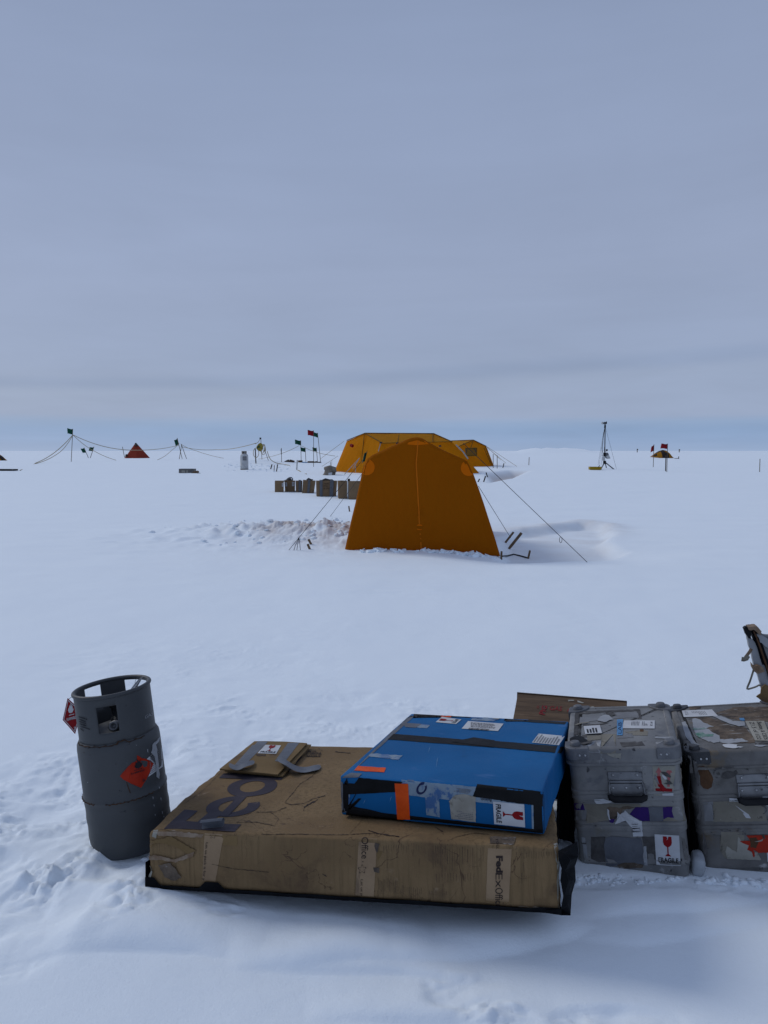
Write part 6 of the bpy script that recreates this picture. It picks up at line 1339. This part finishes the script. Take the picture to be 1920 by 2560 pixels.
rope([(182, 1087), (320, 1125), (447, 1113)], [.25, .18], 'long tan rope sagging past the red pyramid tent to the stick tripod', [yf, yf, yt], .026); rope([(183, 1088), (222, 1120), (290, 1151)], [.05, .1], 'tan rope descending right from the tallest flag pole to the snow', [yf, yf, None], .022)
rope([(448, 1108), (430, 1125), (394, 1150)], [.05, .12], 'tan rope from the stick tripod down left to the snow', [yt, yt, None], .024); rope([(452, 1110), (490, 1127), (559, 1146)], [.08, .08], 'tan rope from the stick tripod down right to the snow', [yt, yt, None], .022)
rope([(455, 1117), (540, 1124), (640, 1108)], [.15, .15], 'long tan rope from the stick tripod to the yellow rope coil', [yt, yt, yc], .026); rope([(646, 1148), (700, 1135), (748, 1114)], [.05, .04], 'thin tan rope rising right from the rope coil to the middle green flag', [None, ym, ym], .016)
rope([(755, 1115), (800, 1133), (838, 1140)], [.06, .02], 'thin tan rope from the middle green flag to the long tent', [ym, ym, ym], .016); rope([(668, 1128), (678, 1150), (700, 1160), (722, 1164), (748, 1178), (766, 1186)], [.1, .06, .0, .05, .05], 'tan cable dropping from the yellow coil and lying across the snow', [yc, yc, None, None, None, None], .026, name='cable', cat='cable')
def coil():
    b = G(650, 1150); Y = yc; r = empty('rope_coil', 'tangled coil of yellow rope hung on a thin pole by the white gas bottle', 'rope coil', Vector((P(650, 1120, Y))))
    rnd = random.Random(5)
    def lp(cx, cy, rx, ry, mat, rad, nm='loop'):
        pts = [P(cx+rx*math.cos(2*math.pi*i/18), cy+ry*math.sin(2*math.pi*i/18), Y+rnd.uniform(-.05, .05)) for i in range(18)]; wpart(nm, *tube(pts, rad, 5, True), mat, r, True)
    for cx, cy, rx, ry in ((650, 1118, 5, 8), (649, 1119, 3, 7), (651, 1116, 4, 7), (652, 1119, 2, 8), (647, 1119, 4, 5)): lp(cx, cy, rx, ry, 'rope_yellow', .06)
    for cx, cy, rx, ry in ((658, 1124, 6, 13), (656, 1122, 5, 11), (660, 1120, 3, 9), (640, 1132, 7, 12)): lp(cx, cy, rx, ry, 'rope_tan', .022)
    wpart('knob', *tube([P(649, 1096, Y), P(653, 1096, Y)], .06, 8), 'rubber', r); wpart('line', *tube([P(638, 1110, Y), P(645, 1106, Y), P(651, 1097, Y)], .02, 5), 'rope_tan', r)
    V = [P(641, 1122, Y-.1), P(649, 1118, Y-.1), P(647, 1113, Y-.1)]; o = wpart('green_rag', V+[v+Vector((0, .02, 0)) for v in V], [(0, 1, 2), (5, 4, 3), (0, 3, 4, 1), (1, 4, 5, 2), (2, 5, 3, 0)], 'flag_green', r)
coil()

def white_bottle():
    b = G(611, 1174); m = Matrix.Translation(b); r = empty('white_gas_bottle', 'tall white gas bottle standing in the snow among the far poles', 'gas bottle', m); px = b.y/F; R = 10*px; H = 46*px
    v, f = lathe([(R*.92, -.1), (R*.95, .03), (R, .08), (R, H*.19), (R*1.03, H*.195), (R*1.03, H*.215), (R, H*.22), (R, H*.70), (R*.9, H*.80), (R*.6, H*.86), (.0, H*.88)], 28, False); wpart_ = mesh_obj('tank', v, f, 'white_paint', r, True)
    v, f = lathe([(R*.92, -.02), (R*1.0, .0), (R*1.0, .05)], 28, False); mesh_obj('foot_ring', v, f, 'sack', r, True)
    V, Fc = [], []
    for j, z in enumerate((H*.82, H*.86, H*.94, H)):
        for i in range(24): a = 2*math.pi*i/24; V.append((R*.62*math.sin(a), -R*.62*math.cos(a), z))
    for j in range(3):
        for i in range(24):
            if not (j == 1 and i in (23, 0, 1, 10, 11, 12)): Fc.append((j*24+i, j*24+(i+1) % 24, (j+1)*24+(i+1) % 24, (j+1)*24+i))
    c = mesh_obj('collar', V, Fc, 'sack', r, True); c.modifiers.new('thickness', 'SOLIDIFY').thickness = .02
    v, f = lathe([(.03, H*.86), (.03, H*.95), (.06, H*.955), (.06, H*.97)], 10); mesh_obj('valve', v, f, 'rubber', r)
    V = []
    for a in (-20, 0, 20, 35):
        for z in (H*.50, H*.72): t = math.radians(a+10); V.append(((R+.012)*math.sin(t), -(R+.012)*math.cos(t), z))
    mesh_obj('label', V, [(0, 2, 3, 1), (2, 4, 5, 3), (4, 6, 7, 5)], 'residue_grey', r)
white_bottle()

def slab_thing(name, label, cat, px, mat, depth, group=None, extra=(), part='box', dy=0):
    """a solid thing given by its outline in front view, standing where its foot meets the snow"""
    foot = max(px, key=lambda p: p[1]); b = G(foot[0], foot[1]-1); Y = b.y+dy; r = empty(name, label, cat, Vector((b.x, Y, b.z)), group)
    V = [P(*p, Y) for p in px]+[P(*p, Y)+Vector((.02, depth, 0)) for p in px]; n = len(px)
    o = wpart(part, V, [tuple(range(n)), tuple(range(n, 2*n))[::-1]]+[(i, (i+1) % n, n+(i+1) % n, n+i) for i in range(n)], mat, r)
    for (nm, q, mt) in extra:
        V = [P(*p, Y-.012) for p in q]+[P(*p, Y+.01) for p in q]; n = len(q); wpart(nm, V, [tuple(range(n))]+[(i, (i+1) % n, n+(i+1) % n, n+i) for i in range(n)], mt, r)
    return r
slab_thing('metal_chest', 'low grey metal chest with white labels, alone in the snow at mid left', 'metal case', [(447, 1184), (483, 1184), (484, 1172), (447, 1172)], 'alu_dirty', .5, None,
           [('label', [(454, 1182.5), (463, 1182.5), (463, 1176), (454, 1176)], 'paper_dirty'), ('label', [(465, 1182.5), (470, 1182.5), (470, 1176), (465, 1176)], 'paper_dirty'), ('rim', [(447, 1173.6), (484, 1173.6), (484, 1171.8), (447, 1171.8)], 'casting')])
slab_thing('tan_bag', 'small tan bag lying against the low grey metal chest', 'bag', [(477, 1184), (492, 1184), (492, 1178), (488, 1177), (484, 1178)], 'wood_stake', .4, dy=-.1); slab_thing('thin_board', 'thin pale board in the snow pointing right from the tan bag', 'board', [(492, 1184), (507, 1185), (507, 1184), (492, 1182.6)], 'bamboo', .1)
slab_thing('dark_case', 'long low black case at the far left edge of the camp', 'case', [(-60, 1178), (31, 1177), (32, 1173), (-60, 1172.5)], 'rubber', .6, None, [('end_cap', [(29.5, 1177), (32, 1177), (32, 1173), (29.5, 1173)], 'casting')])
slab_thing('wooden_crate', 'low dark wooden crate with raised open flaps left of the crate row', 'crate', [(711, 1156), (734, 1156), (734, 1152), (724, 1149), (724, 1151), (720, 1151), (720, 1149), (711, 1153)], 'crate_dark', .5, 'low crates by the green flags')
slab_thing('wooden_crate', 'small brown crate at the foot of the middle green flag', 'crate', [(745, 1157), (754, 1157), (754, 1151), (745, 1151)], 'plywood', .5, 'low crates by the green flags')
slab_thing('wooden_crate', 'long brown crate at the foot of the tall red flag', 'crate', [(768, 1158), (783, 1158), (783, 1153), (769, 1153)], 'plywood', .5, 'low crates by the green flags')
slab_thing('wooden_crate', 'dark low crate with rubble right of the tall red flag pole', 'crate', [(785, 1158), (802, 1158), (800, 1154), (794, 1155), (790, 1153), (785, 1154)], 'crate_dark', .5, 'low crates by the green flags')
slab_thing('blue_tarpaulin', 'strip of dull blue tarpaulin between the low crates by the flags', 'tarpaulin', [(754, 1158), (768, 1158.4), (767, 1155.6), (756, 1154.6)], 'label_blue', .4)
slab_thing('dark_scrap', 'tiny dark scrap lying on the snow left of the white gas bottle', 'scrap', [(585, 1178), (589, 1178), (588, 1176.4), (585, 1176.8)], 'rubber', .1)

def pyramid_tent():
    b = G(343, 1145.5); Y = b.y; r = empty('pyramid_tent', 'small dull red pyramid tent far away at left', 'tent', b); Q = lambda x, y, d=0: P(x, y, Y+d)
    V = [Q(311, 1145.5), Q(345, 1146, -.9), Q(375, 1145, .2), Q(345, 1143, 2.2), Q(337.5, 1109), Q(342.5, 1109), Q(340, 1107, .5)]
    bm = bmesh.new(); vv = [bm.verts.new(v) for v in V]
    for f in ((0, 1, 4), (1, 2, 5), (1, 5, 4), (2, 3, 6), (3, 0, 6), (0, 4, 6), (2, 6, 5)): bm.faces.new([vv[i] for i in f])
    bmesh.ops.subdivide_edges(bm, edges=bm.edges[:], cuts=4, use_grid_fill=True); bm.verts.index_update()
    for v in bm.verts: v.co.y += .10*n3(v.co.x*1.5, v.co.z*1.5, 2)
    wpart('flysheet', [v.co.copy() for v in bm.verts], [tuple(v.index for v in f.verts) for f in bm.faces], 'tent_red', r, True); bm.free()
    wpart('cap', *tube([Q(339, 1108, -.1), Q(341, 1115, -.25)], [.10, .22], 8), 'dark_stick', r); wpart('vent_sleeve', *tube([Q(315, 1142, -.2), Q(317, 1136, -.2)], .13, 7), 'crate_dark', r)
pyramid_tent()

def dome_tent(base, cx, x0, x1, top, label, flip=1, name='dome_tent'):
    b = G(*base); Y = b.y; r = empty(name, label, 'tent', b); px = Y/F
    # spine profile from the low nose to the crown to the rear foot
    prof = [(x0, 1.0), (x0+(cx-x0)*.15, .78), (x0+(cx-x0)*.4, .45), (x0+(cx-x0)*.7, .14), (cx, .0), (cx+(x1-cx)*.25, .08), (cx+(x1-cx)*.5, .34), (cx+(x1-cx)*.75, .70), (x1, 1.0)]
    foot = lambda x: base[1]+(-2.5+ (x-x0)/(x1-x0)*5) ; n = 8; cols = {'tent_yellow': [], 'tent_black': [], 'tent_pink': []}; V = []
    for x, t in prof:
        for k_ in range(n+1):
            a = math.pi*k_/n; hh = (foot(x)-top)*(1-t); z = P(x, foot(x)-hh*math.sin(a), Y); V.append(z+Vector((0, -(.25+1.0*(1-t))*math.cos(a), 0)))
    def pick(i, k_):
        if i == 0: return 'tent_pink' if k_ < 4 else 'tent_yellow'
        if i == 1: return 'tent_black' if k_ in (1, 2) else 'tent_yellow'
        if i == 3: return 'tent_black' if k_ in (0, 1, 2, 3) else 'tent_yellow'
        if i == 4 and k_ < 2: return 'tent_black'
        if i in (2, 3) and k_ in (3, 4): return 'tent_black'
        if i == 7: return 'tent_black' if k_ < 4 else 'tent_yellow'
        if i == 6: return 'tent_black' if k_ in (2, 3, 4) else 'tent_yellow'
        return 'tent_yellow'
    for i in range(len(prof)-1):
        for k_ in range(n): cols[pick(i, k_)].append((i*(n+1)+k_, i*(n+1)+k_+1, (i+1)*(n+1)+k_+1, (i+1)*(n+1)+k_))
    for mt, nm in (('tent_yellow', 'yellow_panel'), ('tent_black', 'black_panel'), ('tent_pink', 'pink_door')):
        if cols[mt]: wpart(nm, V, cols[mt], mt, r, True)
dome_tent((1660, 1145), 1657, 1626, 1686, 1124.5, 'low yellow and black dome tent behind the two dark red flags')
dome_tent((-10, 1151), -20, -60, 19, 1131, 'edge of a yellow and black dome tent at the far left border')
slab_thing('white_bag', 'small pale heap on the snow right of the striped dome tent', 'bag', [(1686, 1148), (1699, 1147), (1697, 1145.5), (1690, 1145.5)], 'paper_dirty', .4)

def weather_station():
    b = G(1514, 1173); Y = b.y; r = empty('weather_station', 'slender tripod weather station with wind cups and white instrument box', 'weather station', b); Q = lambda x, y, d=0: P(x, y, Y+d)
    w = lambda nm, pts, rad, mat='mast', par=None: wpart(nm, *tube(pts, rad, 8), mat, r, True, par)
    mast = w('mast', [Q(1511.5, 1158), Q(1513, 1060)], .034); w('mast_head', [Q(1512.4, 1070), Q(1512.8, 1063)], .055, 'rubber', mast)
    for a, d in (((1501, 1175), -.1), ((1537, 1175), -.2), ((1516, 1169), .9)): w('leg', [Q(1512, 1155), Q(*a, d)], .034)
    w('leg_joint', [Q(1511.5, 1152), Q(1511.5, 1160)], .09, 'rubber')
    hub = w('anemometer', [Q(1513, 1060), Q(1513, 1055)], .03); w('cup_arm', [Q(1507, 1057.5), Q(1516, 1057)], .010, 'mast', hub)
    for x, y, mt in ((1506.5, 1057.5, 'white_paint'), (1516.5, 1057, 'rubber'), (1511, 1058, 'casting')):
        v, f = lathe([(.001, -.09), (.055, -.06), (.085, 0), (.08, .0), (.05, -.05)], 10, False); c = Q(x, y); mt4 = Matrix.Translation(c)@Matrix.Rotation(math.radians(90), 4, 'Y'); wpart('wind_cup', [mt4@Vector(q) for q in v], f, mt, r, True, hub)
    def plate(nm, q, mat, th, d=0, par=None):
        V = [Q(*p, d) for p in q]+[Q(*p, d+th) for p in q]; n = len(q); return wpart(nm, V, [tuple(range(n)), tuple(range(n, 2*n))[::-1]]+[(i, (i+1) % n, n+(i+1) % n, n+i) for i in range(n)], mat, r, parent=par)
    sp = plate('solar_panel', [(1508, 1131.5), (1520, 1131.5), (1526, 1146), (1517, 1147), (1509, 1141)], 'panel', .04, -.12); plate('pale_face', [(1515.5, 1140), (1522, 1137), (1525, 1145), (1517, 1146.2)], 'white_paint', .02, -.145, sp)
    plate('instrument_box', [(1505.5, 1141), (1513, 1141), (1513, 1152), (1505.5, 1151.5)], 'white_paint', .16, -.2); plate('bracket', [(1508, 1132), (1515, 1131), (1514, 1141), (1508, 1140)], 'rubber', .08, -.16)
    w('radiation_shield', [Q(1517, 1128), Q(1517, 1123)], .06, 'casting'); w('bracket_arm', [Q(1512, 1129), Q(1517, 1127)], .015); w('antenna', [Q(1510.6, 1129), Q(1510.6, 1118)], .014)
    w('cable', [Q(1511.5, 1070), Q(1508, 1092), Q(1506, 1112), Q(1505, 1120), Q(1507, 1128), Q(1505, 1134), Q(1506, 1140)], .014, 'rope_dark')
    for a, bb in (((1512.5, 1068), (1498, 1162)), ((1513.5, 1068), (1541, 1172)), ((1510, 1075), (1503, 1162)), ((1509, 1080), (1495, 1163))): w('stay_wire', [Q(*a), Q(*bb, -.2)], .007, 'mast')
    slab_thing('yellow_case', 'yellow case lying on the snow at the left foot of the weather station', 'case', [(1475, 1174), (1489, 1175.3), (1504, 1174), (1504, 1167), (1475, 1166.8)], 'case_yellow', .4, None, [('strap', [(1495, 1168), (1499, 1162), (1500, 1163), (1497, 1168)], 'rubber')], dy=-.3)
weather_station()

# ------------------------------------------------------------------ black sheets added to darken the see-through gaps beside the cases
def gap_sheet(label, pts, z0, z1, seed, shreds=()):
    b = Vector((pts[0][0], pts[0][1], z0)); r = empty('dark_gap_sheet', label, 'sheeting', b, 'black sheets added to darken the gaps between the boxes'); V = []; n = 24; m = 20; path = []
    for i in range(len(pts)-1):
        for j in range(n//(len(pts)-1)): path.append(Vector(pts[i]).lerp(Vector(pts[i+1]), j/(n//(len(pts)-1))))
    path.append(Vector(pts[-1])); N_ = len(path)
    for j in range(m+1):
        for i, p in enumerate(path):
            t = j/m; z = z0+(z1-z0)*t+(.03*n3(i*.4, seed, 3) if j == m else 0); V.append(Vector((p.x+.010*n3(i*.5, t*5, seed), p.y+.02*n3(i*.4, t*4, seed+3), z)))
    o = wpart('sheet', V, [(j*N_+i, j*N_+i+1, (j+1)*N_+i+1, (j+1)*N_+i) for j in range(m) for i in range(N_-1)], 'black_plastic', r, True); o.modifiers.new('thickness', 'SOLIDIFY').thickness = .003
    for (px, Y) in shreds:
        V = [P(x, y, Y) for x, y in px]; n_ = len(px); V += [v+Vector((.001, .003, 0)) for v in V]
        wpart('torn_tape', V, [tuple(range(n_)), tuple(range(n_, 2*n_))[::-1]]+[(i, (i+1) % n_, n_+(i+1) % n_, n_+i) for i in range(n_)], 'residue_dark', r)
    return r
kk = reg(1640, 1860, .1688)
gap_sheet('black sheet with torn tape, added to darken the gap between the two metal cases', [(1.190, 2.90), (1.225, 3.06), (1.262, 2.985)], -.06, .40, 2,
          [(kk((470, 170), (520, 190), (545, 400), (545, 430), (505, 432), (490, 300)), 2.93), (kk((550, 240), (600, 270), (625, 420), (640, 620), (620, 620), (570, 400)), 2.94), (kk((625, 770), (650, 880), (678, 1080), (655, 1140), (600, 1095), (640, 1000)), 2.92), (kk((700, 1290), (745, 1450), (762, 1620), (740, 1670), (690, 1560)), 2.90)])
gap_sheet('black plastic of the carton wrap, extended to darken the gap between big carton and aluminium case', [(.700, 2.98), (.735, 3.14), (.800, 3.10)], -.06, .40, 6)
gap_sheet('black sheet added to darken the gap at the plywood crate', [(.775, 3.47), (.86, 3.50), (.98, 3.46)], -.06, .33, 9)
